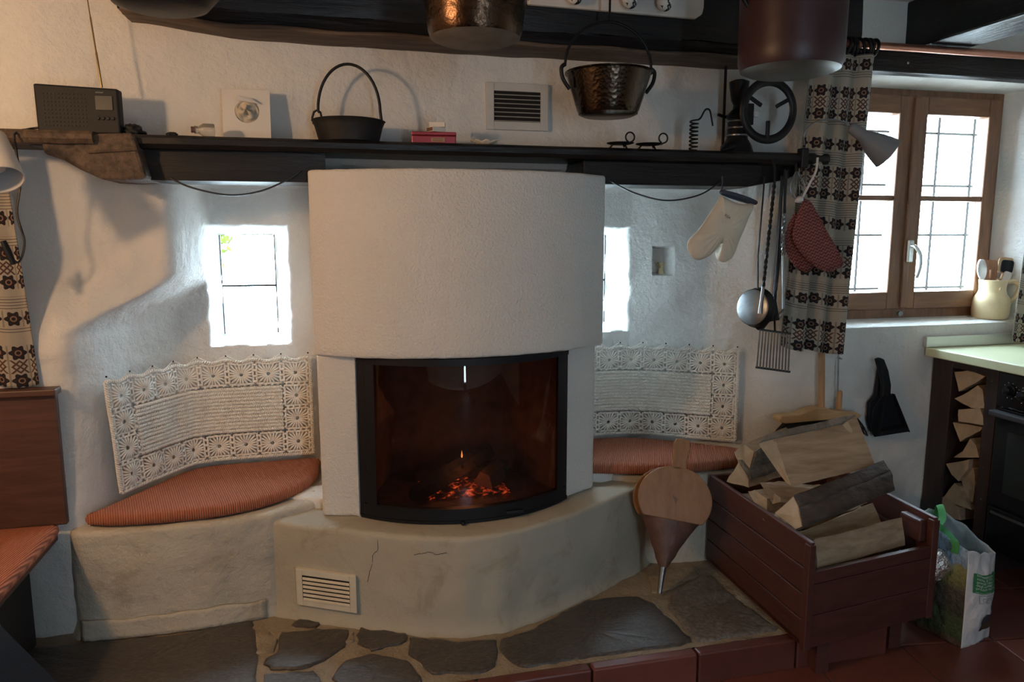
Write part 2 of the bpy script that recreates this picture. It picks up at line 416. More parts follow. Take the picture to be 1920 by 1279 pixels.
m_pane = glassmat('window_pane', (.97,.98,.98))
m_fireglass = glassmat('tinted_fire_glass', (.62,.60,.58), 1.0, .0, (.05, (.16,.12,.10)))
m_ember = M('glowing_embers', (.03,.01,.008), .9); _c = m_ember.coord('Object'); _n = m_ember.noise(_c, 42, 4, .65)
m_ember.l(m_ember.ramp(_n, [(.50, (.0,.0,.0)), (.60, (.35,.03,.008)), (.74, (1.,.18,.04))]), m_ember.b.inputs['Emission Color'])
m_ember.b.inputs['Emission Strength'].default_value = 2.2; m_ember = m_ember.mat
m_flame = M('small_flame', (.1,.03,.01), .9); m_flame.b.inputs['Emission Color'].default_value = (1,.33,.07,1); m_flame.b.inputs['Emission Strength'].default_value = 2.5; m_flame = m_flame.mat
m_ash = plain('grey_brown_ash', (.15,.085,.06), .95, bs=70, bd=.006, var=.4)
m_fbrick = plain('sooty_firebrick', (.17,.085,.06), .9, bs=30, bd=.003, var=.4)
m_char = plain('charred_log', (.035,.020,.015), .9, bs=45, bd=.006, var=.5)
m_leaf = plain('yellow_green_leaf', (.055,.075,.004), .7, var=.4, spec=.1)
m_extw = plaster('outside_plaster', (.70,.66,.58), (.60,.56,.50))
m_ground = plain('pale_gravel', (.5,.48,.44), .95, bs=40, bd=.01, var=.15)
m_strikeline = plain('dark_hairline', (.07,.05,.035), .95)
# ================================================================== STRUCTURE
# --- back wall: one uneven plaster surface with the two fireside niches, small windows and the kitchen window recess
WIN = [((-.418, -.132, .930, 1.368), (-.392, -.185, .948, 1.338), 3.07),      # mouth, pane, depth of pane
       ((.93, 1.228, .935, 1.362), (.96, 1.185, .950, 1.335), 3.07)]
KW = (2.02, 2.985, .962, 1.955)
NIC = (1.318, 1.388, 1.170, 1.283)
def win_t(x, z, k):
    m, p, d = WIN[k]
    a = nz(x*14, z*14, k*7)*.006+nz(x*45, z*45, 3+k)*.0025
    return min((x-m[0]+a)/(p[0]-m[0]), (m[1]-x+a)/(m[1]-p[1]), (z-m[2]+a)/(p[2]-m[2]), (m[3]-z+a)/(m[3]-p[3]))
def kit_t(x, z):
    return min((x-KW[0])/.02, (KW[1]-x)/.10, (z-KW[2])/.010, (KW[3]-z)/.02)
def nic_t(x, z):
    return min((x-NIC[0])/.004, (NIC[1]-x)/.004, (z-NIC[2])/.004, (NIC[3]-z)/.004)
def wall_y(x, z):
    up = ss(1.50, 1.575, z)
    if x < .45:
        low = 1-ss(.98, 1.30, z)
        xa = lerp(-.50, -.775, 1-ss(1.02, 1.22, z)); wd = lerp(.11, .27, 1-ss(1.0, 1.22, z))
        front = lerp(2.63, 2.65, ss(-.3, .4, x))-.15*low*(1-ss(-.80, -.45, x))-.03*(1-ss(-.9, -.6, x))
        n = ss(xa, xa+wd, x)*(1-up)
    else:
        front = lerp(2.65, 2.60, ss(1.45, 1.80, x))
        n = (1-(.45*ss(1.20, 1.78, x)+.55*min(1, max(0, (x-1.24)/.46))))*(1-up)
    y = lerp(front, 2.915, n)
    inn = 1-up
    y += nz(x*2.2, z*2.2, 1)*.012+nz(x*6, z*6, 5)*.006*(.4+inn)+nz(x*17, z*17, 9)*.0025*(.5+inn)
    if x > 1.2: y += (nz(x*5.5, z*4.5, 21)*.018+nz(x*13, z*11, 33)*.006)*ss(1.22, 1.4, x)*(1-ss(1.7, 1.85, x))*inn
    if x < -.3: y += (nz(x*7, z*7, 44)*.014+nz(x*19, z*19, 45)*.004)*ss(-.95, -.75, x)*(1-ss(-.5, -.35, x))*inn
    for k in (0, 1):
        t = win_t(x, z, k)
        if t > -.5: y += (WIN[k][2]-2.915)*(ss(-.25, .35, t)*.12+max(0, min(1, t*1.0))*.88)
    t = kit_t(x, z)
    if t > 0: y += .185*min(1, t)
    t = nic_t(x, z)
    if t > 0: y += .085*min(1, t)
    return y
def lines(a, b, base, fine):
    out = [a]
    while out[-1] < b-1e-6:
        c = out[-1]; st = base
        for lo, hi, s in fine:
            if lo <= c < hi: st = min(st, s)
        out.append(min(b, c+st))
    return out
xs = lines(-1.72, 3.10, .014, [(-1.72, -1.05, .05), (-.44, -.11, .005), (.91, 1.25, .005), (1.30, 1.41, .004), (2.0, 2.05, .006), (2.86, 3.0, .008)])
zs = lines(-.03, 2.26, .014, [(.90, 1.40, .0055), (1.93, 1.97, .006), (2.0, 2.26, .04), (0, .1, .03)])
nx, nzc = len(xs), len(zs)
verts = [(x, wall_y(x, z), z) for z in zs for x in xs]
hole = np.array([(max(win_t(x, z, 0), win_t(x, z, 1), kit_t(x, z)) > 1.0) for z in zs for x in xs]).reshape(nzc, nx)
mb = MB(); mb.v = verts
mb.f = [(j*nx+i, j*nx+i+1, (j+1)*nx+i+1, (j+1)*nx+i) for j in range(nzc-1) for i in range(nx-1)
        if not (hole[j,i] and hole[j,i+1] and hole[j+1,i] and hole[j+1,i+1])]
wall_back = struct(mb.build('wall_back', m_wall, smooth=60, fix=False))

# --- other walls and ceiling
struct(MB().box(-1.85, -1.70, -1.85, 2.75, 0, 2.26).build('wall_left', m_wall))
struct(MB().box(3.08, 3.25, -1.85, 2.95, 0, 2.26).build('wall_right', m_wall))
wr = MB().box(-1.85, .62, -1.85, -1.70, 0, 2.26).box(.77, 3.25, -1.85, -1.70, 0, 2.26).box(.62, .77, -1.85, -1.70, 2.0, 2.26)
wr = struct(wr.build('wall_rear', m_wall))
d1 = struct(MB().box(.62, .645, -1.80, -1.74, 0, 2.0).box(.745, .77, -1.80, -1.74, 0, 2.0).box(.645, .745, -1.80, -1.74, .0, .05).box(.645, .745, -1.80, -1.74, 1.96, 2.0).build('rear_light_slit', m_winw))  # unseen glazed slit, added and narrowed for room fill and a fire-glass reflection
MB().box(.645, .745, -1.772, -1.768, .05, 1.96).build('pane', m_pane, d1)
ceil = struct(MB().box(-1.85, 3.25, -1.85, 2.95, 2.23, 2.34).build('ceiling', m_ceil))

# --- beams: the long wall beam with its underside coloured as warmly lit, lintel over the kitchen window, ceiling joists
tb = MB()
def beam_pt(a, c):
    x = lerp(-.56, 1.93, a)
    prof = [(2.475, 2.00), (2.462, 2.06), (2.468, 2.215), (2.70, 2.215), (2.70, 1.965), (2.50, 1.962)]
    y, z = prof[int(round(c*6)) % 6]
    return (x, y+nz(x*4, c*9, 2)*.006, z+nz(x*5, c*7, 6)*.007+(.03*(1-ss(-.56, -.2, x)) if z < 2.01 else 0))
tb.grid(beam_pt, 60, 6); b = len(tb.v)
tb.f += [tuple(k*61 for k in range(5, -1, -1)), tuple(k*61+60 for k in range(6))]
wb = struct(tb.build('trim_1', m_beam, smooth=35))
us = MB().grid(lambda a, c: (lerp(-.55, 1.92, a), lerp(2.482, 2.66, c), 1.958+nz(a*14, c*3, 6)*.006+.03*(1-ss(-.56, -.2, lerp(-.55, 1.92, a)))), 60, 5)
us.build('beam_underside', m_beamlow, wb, smooth=40, solid=.012)
lin = struct(MB().box(1.94, 3.08, 2.555, 2.70, 1.955, 2.045).build('trim_2', m_beam, bevel=.006))
MB().lathe([(.006, 0), (.006, .004), (.002, .006)], at(1702, 118, Y=2.553), 10, (0, -1, 0)).build('screw', m_steel, lin)
for i, x in enumerate((-1.25, -.15, .95, 2.235)):
    struct(MB().box(x, x+.20, -1.70, 2.455 if x < 2 else 2.66, 2.045 if x > 2 else 2.12, 2.23).build('trim_%d' % (3+i), m_beamy, bevel=.008))
struct(MB().box(2.445, 2.56, -1.70, 2.66, 2.135, 2.23).build('trim_7', m_ceil, bevel=.012))
struct(MB().box(2.56, 3.08, 2.06, 2.16, 2.15, 2.23).build('trim_8', m_beam, bevel=.008))

# --- floor: clay tiles laid slightly askew
fl = struct(MB().box(-1.85, 3.25, -1.85, 2.95, -.06, -.006).build('floor', m_grout))
T = .33; ca, sa = math.cos(R(-8)), math.sin(R(-8)); org = Vector((2.12, 1.86))
tile_me = None; cnt = 0
for i in range(-14, 8):
    for j in range(-14, 8):
        cx, cy = (i+.5)*T, (j+.5)*T
        wx, wy = org.x+cx*ca-cy*sa, org.y+cx*sa+cy*ca
        if not (-.6 < wx < 3.0 and .9 < wy < 2.6): continue
        if tile_me is None:
            t0 = MB().box(-T/2+.004, T/2-.004, -T/2+.004, T/2-.004, -.012, 0.0).build('floor_tile', m_tile, fl, bevel=.003); tile_me = t0.data; o = t0
        else:
            o = t0.copy(); COL.objects.link(o)
        o.parent = fl; o.rotation_euler = (0, 0, R(-8)); o.location = Vector((wx, wy, -.012))-WL[fl.name]

# --- raised stone hearth platform with clay edge tiles
pf = struct(MB().box(-1.6, 1.72, 1.915, 2.62, -.01, .088).grid(lambda a, b2: (lerp(-1.6, 1.72, a), lerp(1.915, 2.62, b2), .0955+.0035*nz(a*90, b2*22, 5)), 150, 40).build('platform', m_mortar, fix=False, smooth=60)); pf.name = 'floor_platform'; WL[pf.name] = WL['platform']
for k, (x0, x1) in enumerate([(-1.3,-.97),(-.965,-.635),(-.63,-.30),(-.295,.035),(.04,.37),(.375,.705),(.71,1.04),(1.045,1.375),(1.38,1.71)]):
    MB().box(x0, x1, 1.875, 1.915, -.004, .098).build('edge_tile', m_tile, pf, bevel=.006)
STONES = [([(0,1225),(150,1207),(330,1192),(465,1166),(474,1190),(478,1225),(474,1262),(478,1300),(300,1330),(0,1330)], 0, .014),
 ([(480,1190),(500,1182),(520,1196),(512,1222),(482,1226)], 1, .012),
 ([(527,1188),(590,1182),(650,1181),(654,1190),(640,1214),(610,1236),(570,1252),(505,1254),(496,1240),(522,1222)], 0, .016),
 ([(674,1178),(765,1190),(757,1206),(722,1212),(700,1220),(672,1205)], 0, .014),
 ([(772,1196),(860,1204),(925,1200),(930,1225),(926,1252),(905,1270),(810,1262),(790,1240),(768,1226)], 0, .014),
 ([(942,1200),(1000,1182),(1052,1152),(1098,1127),(1150,1122),(1195,1121),(1222,1134),(1262,1170),(1292,1200),(1270,1207),(1130,1229),(985,1254),(962,1238),(946,1222)], 0, .016),
 ([(1262,1112),(1300,1090),(1334,1078),(1352,1100),(1400,1138),(1456,1178),(1440,1184),(1312,1202),(1290,1180),(1258,1142)], 2, .014),
 ([(1218,1078),(1262,1066),(1300,1058),(1310,1078),(1252,1104),(1226,1112)], 1, .010),
 ([(498,1266),(590,1258),(606,1290),(560,1320),(490,1320)], 0, .014),
 ([(646,1240),(700,1228),(762,1240),(792,1278),(800,1310),(640,1310),(626,1270)], 0, .014),
 ([(640,1184),(664,1182),(662,1202),(648,1208)], 1, .008), ([(560,1160),(600,1166),(592,1176),(545,1174)], 0, .010)]
for poly, kind, h in STONES:
    base = [at(x, y, Z=.1) for x, y in poly]; n = len(base)
    cc = sum(base, Vector())/n; base = [cc+(p-cc)*1.035 for p in base]; h *= .5
    base = [Vector((p.x, max(p.y, 1.935), p.z)) for p in base]
    base = [p+Vector((nz(p.x*38, p.y*38, 1), nz(p.x*38, p.y*38, 7), 0))*.010 for p in resample(base+[base[0]], .022)[:-1]]
    c = sum(base, Vector())/len(base); vs = []; n = len(base)
    for k, (sc, z) in enumerate([(1.0, .085), (1.0, .096+h*.35), (.972, .096+h*.85), (.90, .096+h), (.6, .096+h*1.05), (.3, .096+h*.95)]):
        vs += [Vector((lerp(c.x, p.x, sc), lerp(c.y, p.y, sc), z+(nz(p.x*24, p.y*24, k)*.0030 if k > 1 else 0))) for p in base]
    vs.append(Vector((c.x, c.y, .096+h)))
    fs = [(k*n+i, k*n+(i+1) % n, (k+1)*n+(i+1) % n, (k+1)*n+i) for k in range(5) for i in range(n)]+[(5*n+i, 5*n+(i+1) % n, 6*n) for i in range(n)]
    MB().add(vs, fs).build('stone', [m_stone, m_mortar, m_stonel][kind], pf, smooth=50)

# --- fireside windows
def small_window(k, name):
    m, p, d = WIN[k]; x0, x1, z0, z1 = p; x0 -= .03; x1 += .03; z0 -= .03; z1 += .03
    fr = MB().box(x0, x0+.032, d-.004, d+.03, z0, z1).box(x1-.032, x1, d-.004, d+.03, z0, z1).box(x0, x1, d-.003, d+.03, z0, z0+.034).box(x0, x1, d-.003, d+.03, z1-.034, z1)
    o = struct(fr.build(name, m_white)); zm = lerp(z0, z1, .49)
    MB().box(x0+.03, x1-.03, d-.002, d+.018, zm-.0035, zm+.0035).build('glazing_bar', m_ironm, o)
    for a, b2 in ((z0+.03, zm-.002), (zm+.002, z1-.03)):
        MB().box(x0+.03, x1-.03, d+.011, d+.014, a, b2).build('pane', m_pane, o)
    for xx in (x0+.032, x1-.036): MB().box(xx, xx+.004, d-.002, d+.012, z0+.034, z1-.034).build('pane_seal', m_ironm, o)
    # plastered shaft through the thick wall
    MB().box(x0-.16, x0, d, d+.05, z0-.1, z1+.1).box(x1, x1+.16, d, d+.05, z0-.1, z1+.1).box(x0, x1, d, d+.05, z1, z1+.12).box(x0, x1, d, d+.05, z0-.12, z0).build('outer_surround', m_extw, o)
small_window(0, 'window_1'); small_window(1, 'window_2')

# --- kitchen window: outer frame, two sashes with two panes each, handle, outside bars
Yk = 2.765
w3 = MB().box(2.02, 2.09, Yk-.01, Yk+.06, .962, 1.955).box(2.845, 2.90, Yk-.01, Yk+.06, .962, 1.955).box(2.09, 2.845, Yk-.008, Yk+.06, .962, 1.012).box(2.09, 2.845, Yk-.008, Yk+.06, 1.905, 1.955)
w3 = struct(w3.build('window_3', m_winw, bevel=.004))
def sash(x0, x1, s0, s1, parent):
    z0, z1 = 1.012, 1.91; ya, yb = Yk-.03, Yk+.03
    f = MB().box(x0, x0+s0, ya, yb, z0, z1).box(x1-s1, x1, ya, yb, z0, z1).build('sash', m_winw, parent, bevel=.005)
    MB().box(x0+s0, x1-s1, ya+.001, yb, z0, z0+.075).build('sash_rail', m_winwx, f, bevel=.004)
    MB().box(x0+s0, x1-s1, ya+.001, yb, z1-.075, z1).build('sash_rail', m_winwx, f, bevel=.004)
    zm = at(1680, 372, Y=Yk).z
    MB().box(x0+s0, x1-s1, ya+.006, yb-.008, zm-.011, zm+.011).build('glazing_bar', m_winwx, f, bevel=.003)
    for a, b2 in ((z0+.075, zm-.011), (zm+.011, z1-.075)):
        MB().box(x0+s0, x1-s1, Yk+.004, Yk+.008, a, b2).build('pane', m_pane, f)
    return f
xm = at(1702, 400, Y=Yk-.03).x
sL = sash(2.07, xm, .06, at(1708, 470, Y=Yk-.03).x-at(1681, 470, Y=Yk-.03).x, w3)
sR = sash(xm, 2.87, .066, .06, w3)
MB().box(xm-.012, xm+.018, Yk-.043, Yk-.03, 1.02, 1.90).build('meeting_strip', m_winw, sR, bevel=.004)
h = at(1704, 470, Y=Yk-.045)
hp = MB().box(h.x-.013, h.x+.016, Yk-.058, Yk-.043, h.z-.05, h.z+.045).build('handle_plate', m_alumid, sR, bevel=.006)
MB().tube(spline([h+Vector((0,-.012,.02)), h+Vector((.004,-.035,.015)), h+Vector((.020,-.045,-.02)), h+Vector((.022,-.045,-.07)), h+Vector((.010,-.043,-.115))], 5), .0085, 8).build('handle_lever', m_alumid, hp, smooth=60)
MB().lathe([(.002, 0), (.012, .002), (.012, .012), (.004, .016)], at(1685, 588, Y=Yk-.03), 12, (0, -1, 0)).build('latch_knob', m_steel, w3)
gr = MB()
for x in (2.20, 2.40, 2.60, 2.80, 3.0, 3.2): gr.tube([(x, 3.0, .85), (x, 3.0, 2.1)], .006, 6)
bars = gr.build('window_grille', m_ironm, w3)
for z in (1.08, 1.33, 1.56, 1.80): MB().tube([(1.95, 3.01, z), (3.4, 3.01, z)], .006, 6).build('grille_bar', m_ironm, w3)
# thick outside reveal, seen through the right-hand panes
ex = MB()
ex.hexa([(2.90,2.83,.8),(3.02,2.83,.8),(3.9,3.25,.8),(3.62,3.25,.8)], [(2.90,2.83,2.2),(3.02,2.83,2.2),(3.9,3.25,2.2),(3.62,3.25,2.2)])
ex.hexa([(1.9,2.83,1.93),(3.05,2.83,1.93),(3.7,3.25,1.98),(1.6,3.25,1.98)], [(1.9,2.83,2.2),(3.05,2.83,2.2),(3.7,3.25,2.2),(1.6,3.25,2.2)])
ex.hexa([(1.7,2.83,.8),(3.05,2.83,.8),(3.7,3.25,.8),(1.5,3.25,.8)], [(1.7,2.83,.955),(3.05,2.83,.955),(3.7,3.25,.93),(1.5,3.25,.93)])
struct(ex.build('wall_outside_reveal', m_extw, bevel=.01))
struct(MB().box(-3, 7, 3.3, 12, -.5, -.35).build('ground_outside', m_ground))

# --- wall niche candle recess floor is the wall itself; plaster benches on both sides
def slab(outline, z0, z1, rnd, name, mat, parent=None, amp=.004, skirt=0.0, step=.018):
    pts = resample([Vector((x, y, 0)) for x, y in outline+[outline[0]]], step)[:-1]; n = len(pts)
    nor = []
    for i in range(n):
        d = (pts[(i+1) % n]-pts[i-1]); nor.append(Vector((d.y, -d.x, 0)).normalized())
    ar = sum(pts[i].x*pts[(i+1) % n].y-pts[(i+1) % n].x*pts[i].y for i in range(n))
    sg = 1 if ar > 0 else -1
    rings = []; nzr = max(4, int((z1-rnd-z0)/.02))
    for k in range(nzr+1):
        z = lerp(z0, z1-rnd, k/nzr); rings.append((skirt*max(0, 1-(z-z0)/.05)**2, z))
    for k in range(1, 6):
        a = R(90*k/5); rings.append((-(1-math.cos(a))*rnd, z1-rnd+math.sin(a)*rnd))
    rings += [(-rnd-.02, z1+.001), (-rnd-.05, z1)]
    vs = []
    for off, z in rings:
        for p, nn in zip(pts, nor):
            q = p+nn*sg*off
            a = amp*(nz(p.x*9, p.y*9, z*9)+.5*nz(p.x*24, p.y*24, z*24)); q = q+nn*sg*a; q.z = z+(amp*.5*nz(p.x*8, p.y*8, 77) if z > z0+.02 else 0); vs.append(q)
    m = len(rings); fs = [(k*n+i, k*n+(i+1) % n, (k+1)*n+(i+1) % n, (k+1)*n+i) for k in range(m-1) for i in range(n)]
    fs.append(tuple((m-1)*n+i for i in range(n)))
    return MB().add(vs, fs).build(name, mat, parent, smooth=60)
bl = slab([(-.775,2.42),(-.74,2.405),(-.55,2.398),(-.38,2.402),(-.20,2.43),(-.06,2.52),(0,2.60),(0,2.93),(-.60,2.95),(-.75,2.80),(-.83,2.52)], .095, .442, .018, 'plaster_bench', m_bench, amp=.007, skirt=.012)
tag(bl, 'plastered masonry bench built in left of the fireplace under a terracotta cushion', 'bench')
bb = spline([(-.77,2.412,0),(-.74,2.398,0),(-.55,2.391,0),(-.38,2.394,0),(-.225,2.420,0)], 6); bb = resample(bb, .02)
MB().grid(lambda a, c: Vector((bb[int(round(a*(len(bb)-1)))].x, bb[int(round(a*(len(bb)-1)))].y-.004*(1-c)-.004*(1-c)**4, lerp(.098, .160+.012*nz(a*6, 3), c))), len(bb)-1, 5).build('base_band', m_bench, bl, smooth=60, solid=.006)
br = slab([(.9,2.60),(1.0,2.56),(1.10,2.50),(1.20,2.47),(1.45,2.45),(1.62,2.475),(1.74,2.56),(1.72,2.80),(1.5,2.93),(.9,2.95)], .095, .442, .018, 'plaster_bench', m_bench, amp=.006)
tag(br, 'plastered masonry bench right of the fireplace behind the wooden log box', 'bench')

# ================================================================== FIREPLACE
fp = thing('fireplace', 'white plastered wood-burning fireplace with round hood and curved glass door', 'fireplace', (.44, 2.4, .1))
pl = slab([(-.232,2.64),(-.238,2.50),(-.225,2.455),(-.18,2.425),(-.06,2.35),(.11,2.262),(.25,2.195),(.385,2.150),(.50,2.152),(.62,2.188),(.80,2.272),(.96,2.37),(1.10,2.455),(1.19,2.525),(1.22,2.60),(1.2,2.64)], .095, .416, .016, 'plinth', m_plinth, fp, amp=.005, skirt=.018)
# ledge stones beside the pillars
slab([(-.175,2.66),(-.18,2.60),(-.13,2.545),(-.04,2.51),(.0,2.52),(.0,2.66)], .40, .452, .014, 'ledge', m_wall, fp, amp=.004)
slab([(.92,2.66),(.91,2.56),(.98,2.53),(1.06,2.56),(1.09,2.62),(1.09,2.66)], .40, .452, .014, 'ledge', m_wall, fp, amp=.004)
# hood
def circ(x, xc, yf, yb, hw):
    s_ = yb-yf; r = (hw*hw+s_*s_)/(2*s_); return yf+r-math.sqrt(max(0, r*r-(x-xc)**2))
hx0, hx1, hc = -.042, .934, .446
ho = [(hx1, 2.93), (hx0, 2.93)]+[(lerp(hx0, hx1, i/30), circ(lerp(hx0, hx1, i/30), hc, 2.262, 2.43, .488)) for i in range(31)]
def shell(outline, z0, z1, name, mat, rnd=.008, inset=0, amp=.0015, nzr=24):
    pts = resample([Vector((x, y, 0)) for x, y in outline+[outline[0]]], .014)[:-1]; n = len(pts)
    c = Vector((hc, 2.5, 0)); vs = []
    rings = [(rnd, z0), (rnd*.3, z0+rnd*.3), (0, z0+rnd)]+[(0, lerp(z0+rnd, z1-rnd, k/nzr)) for k in range(1, nzr+1)]+[(rnd*.3, z1-rnd*.3), (rnd, z1)]
    for off, z in rings:
        for i, p in enumerate(pts):
            d = (pts[(i+1) % n]-pts[i-1]); nn = Vector((d.y, -d.x, 0)).normalized()
            if nn.dot(p-c) < 0: nn = -nn
            q = p-nn*(off+amp*nz(p.x*18, p.y*18, z*18)); q.z = z+amp*1.5*nz(p.x*25, p.y*25, 4); vs.append(q)
    m = len(rings); fs = [(k*n+i, k*n+(i+1) % n, (k+1)*n+(i+1) % n, (k+1)*n+i) for k in range(m-1) for i in range(n)]
    fs += [tuple((m-1)*n+i for i in range(n)), tuple(range(n-1, -1, -1))]
    return MB().add(vs, fs).build(name, mat, fp, smooth=50)
hood = shell(ho, .956, 1.535, 'hood', m_hood)
shell([(-.034,2.93),(-.036,2.45),(-.028,2.437),(.084,2.405),(.088,2.42),(.088,2.93)], .416, .958, 'pillar', m_hood)
shell([(.925,2.93),(.928,2.49),(.918,2.477),(.800,2.412),(.796,2.425),(.796,2.93)], .416, .958, 'pillar', m_hood)
# fire chamber
ch = MB().box(.085, .80, 2.80, 2.82, .42, .956).build('firebox_back', m_fbrick, fp)
MB().hexa([(.085,2.44,.42),(.10,2.44,.42),(.22,2.80,.42),(.20,2.80,.42)], [(.085,2.44,.956),(.10,2.44,.956),(.22,2.80,.956),(.20,2.80,.956)]).build('firebox_side', m_fbrick, fp)
MB().hexa([(.785,2.44,.42),(.80,2.44,.42),(.68,2.80,.42),(.66,2.80,.42)], [(.785,2.44,.956),(.80,2.44,.956),(.68,2.80,.956),(.66,2.80,.956)]).build('firebox_side', m_fbrick, fp)
MB().grid(lambda a, c: (lerp(.10, .79, a), lerp(2.30+.35*abs(a-.5)**1.6, 2.80, c), .427+.022*max(0, 1-((a-.5)/.42)**2)*math.sin(c*PI)+.008*nz(a*16, c*12, 3)), 40, 30).build('ash_bed', m_ash, fp, smooth=70)
MB().grid(lambda a, c: (lerp(.30, .60, a), lerp(2.42, 2.62, c), .447+.022*math.sin(a*PI)*math.sin(c*PI)+.01*nz(a*13, c*11, 8)), 30, 24).build('ember_bed', m_ember, fp, smooth=70)
MB().prism([(.10,2.80,.945)]+[(x, circ(x, .442, 2.262, 2.402, .356)+.03, .945) for x in [.10+.0684*k for k in range(11)]]+[(.785,2.80,.945)], (0,0,.009)).build('firebox_roof', m_fbrick, fp)
# curved glazed door
DX0, DX1, DC, DR = .086, .798, .442, None
def dy(x, off=0): return circ(x, DC, 2.262+off, 2.402+off, .356)
door = MB()
def curved_rail(x0, x1, z0, z1, o0, o1, n=26):
    m = MB(); vs = []
    for i in range(n+1):
        x = lerp(x0, x1, i/n); vs += [(x, dy(x, o0), z0), (x, dy(x, o0), z1), (x, dy(x, o1), z1), (x, dy(x, o1), z0)]
    fs = [(4*i+k, 4*i+(k+1) % 4, 4*i+4+(k+1) % 4, 4*i+4+k) for i in range(n) for k in range(4)]+[(0,1,2,3), (4*n+3, 4*n+2, 4*n+1, 4*n)]
    return m.add(vs, fs)
dr = thing('glass_door', 'black-framed curved glass door of the fireplace', None, (.442, 2.3, .42)); dr.parent = fp; dr.location = Vector((.442, 2.3, .42))-WL[fp.name]
del dr['label']
curved_rail(DX0, DX1, .418, .428, -.004, .03).build('bottom_sill', m_frame, dr, smooth=30)
curved_rail(DX0+.012, DX1-.012, .430, .468, -.006, .02).build('bottom_rail', m_frame, dr, smooth=30)
curved_rail(DX0, DX1, .932, .954, -.004, .02).build('top_rail', m_frame, dr, smooth=30)
for s, (a, b2) in enumerate(((DX0, DX0+.022), (DX1-.022, DX1))):
    curved_rail(a, b2, .428, .932, .006, .05, 3).build('outer_stile', m_frame, dr, smooth=30)
for s, (a, b2) in enumerate(((DX0+.022, DX0+.050), (DX1-.050, DX1-.022))):
    curved_rail(a, b2, .430, .935, -.006, .02, 3).build('stile', m_frame, dr, smooth=30)
curved_rail(DX0+.045, DX1-.045, .46, .94, .004, .008, 60).build('glass', m_fireglass, dr, smooth=60)
p = at(975, 975, Z=.44); MB().box(p.x-.03, p.x+.03, dy(p.x)-.020, dy(p.x)-.006, .434, .446).build('door_pull', m_frame, dr, bevel=.003)
p = at(870, 984, Z=.425); MB().lathe([(.007, 0), (.007, .014), (.004, .018)], (p.x, dy(p.x)-.006, .424), 10, (0,-1,0)).build('lock_stud', m_frame, dr)
from mathutils.bvhtree import BVHTree
bvh = BVHTree.FromPolygons([tuple(v.co+WL[pl.name]) for v in pl.data.vertices], [tuple(f.vertices) for f in pl.data.polygons])
def on_plinth(px, py):
    d = (at(px, py, Y=2.0)-Vector((0, 0, EYE))).normalized(); h = bvh.ray_cast(Vector((0, 0, EYE)), d)[0]
    return h-d*.0002 if h else at(px, py, Y=2.2)
for cr in ([(712,1002),(708,1018),(709,1030),(700,1040),(697,1060),(692,1078),(689,1092)], [(776,1041),(792,1038),(806,1036),(818,1040),(838,1037)], [(497,1112),(505,1120),(513,1128),(514,1140)]):
    q = [on_plinth(*p) for p in cr]; MB().tube([p+Vector((nz(p.z*90, i), 0, nz(p.x*90, i))) *.004 for i, p in enumerate(resample(spline(q, 4), .006))], .0009, 5).build('crack', m_strikeline, pl)
# air grille in the plinth
def grille(name, x0, x1, z0, z1, ys, bw, nsl, mats, parent=None, label=None, tilt=.5):
    """framed louvre set in a wall; ys(x) gives the wall surface"""
    mf, ms = mats
    if parent is None: o = thing(name, label, 'vent grille', ((x0+x1)/2, ys((x0+x1)/2), z0))
    else:
        o = bpy.data.objects.new(name, None); COL.objects.link(o); o.parent = parent; WL[o.name] = Vector(((x0+x1)/2, ys((x0+x1)/2), z0)); o.location = WL[o.name]-WL[parent.name]
    q = lambda x, d, z: (x, ys(x)+d, z)
    def plate(a, b2, c, d, y0=-.007, y1=.012): return MB().hexa([q(a,y0,c), q(b2,y0,c), q(b2,y1,c), q(a,y1,c)], [q(a,y0,d), q(b2,y0,d), q(b2,y1,d), q(a,y1,d)])
    for a, b2, c, d in ((x0, x0+bw, z0, z1), (x1-bw, x1, z0, z1), (x0+bw, x1-bw, z0, z0+bw), (x0+bw, x1-bw, z1-bw, z1)):
        plate(a, b2, c, d).build('frame_bar', mf, o, bevel=.0015)
    plate(x0+bw, x1-bw, z0+bw, z1-bw, -.0015, .012).build('backing', m_dark, o)
    hgt = (z1-z0-2*bw)/nsl
    for k in range(nsl):
        zc = z0+bw+hgt*(k+.5); a, b2 = x0+bw+.001, x1-bw-.001
        MB().hexa([q(a,-.011,zc-hgt*.42), q(b2,-.011,zc-hgt*.42), q(b2,-.009,zc-hgt*.5), q(a,-.009,zc-hgt*.5)],
                  [q(a,-.001,zc+hgt*tilt-.002), q(b2,-.001,zc+hgt*tilt-.002), q(b2,.0,zc+hgt*tilt), q(a,.0,zc+hgt*tilt)]).build('slat', ms, o)
    return o
pA, pB = on_plinth(556, 1104), on_plinth(668, 1118)
yo = min(on_plinth(612, yy).y-(pA.y+pB.y)/2 for yy in (1075, 1110, 1145))
grille('air_grille', pA.x, pB.x, .148, .272, lambda x: lerp(pA.y, pB.y, (x-pA.x)/(pB.x-pA.x))+min(0, yo)-.005, .020, 6, (m_grillew, m_grillew), fp, tilt=.02)
grille('wall_vent', .566, .792, 1.703, 1.863, lambda x: 2.648, .028, 7, (m_grilleg, m_grilleg), None, 'square grey louvred vent set in the wall above the mantel shelf', tilt=-.12)
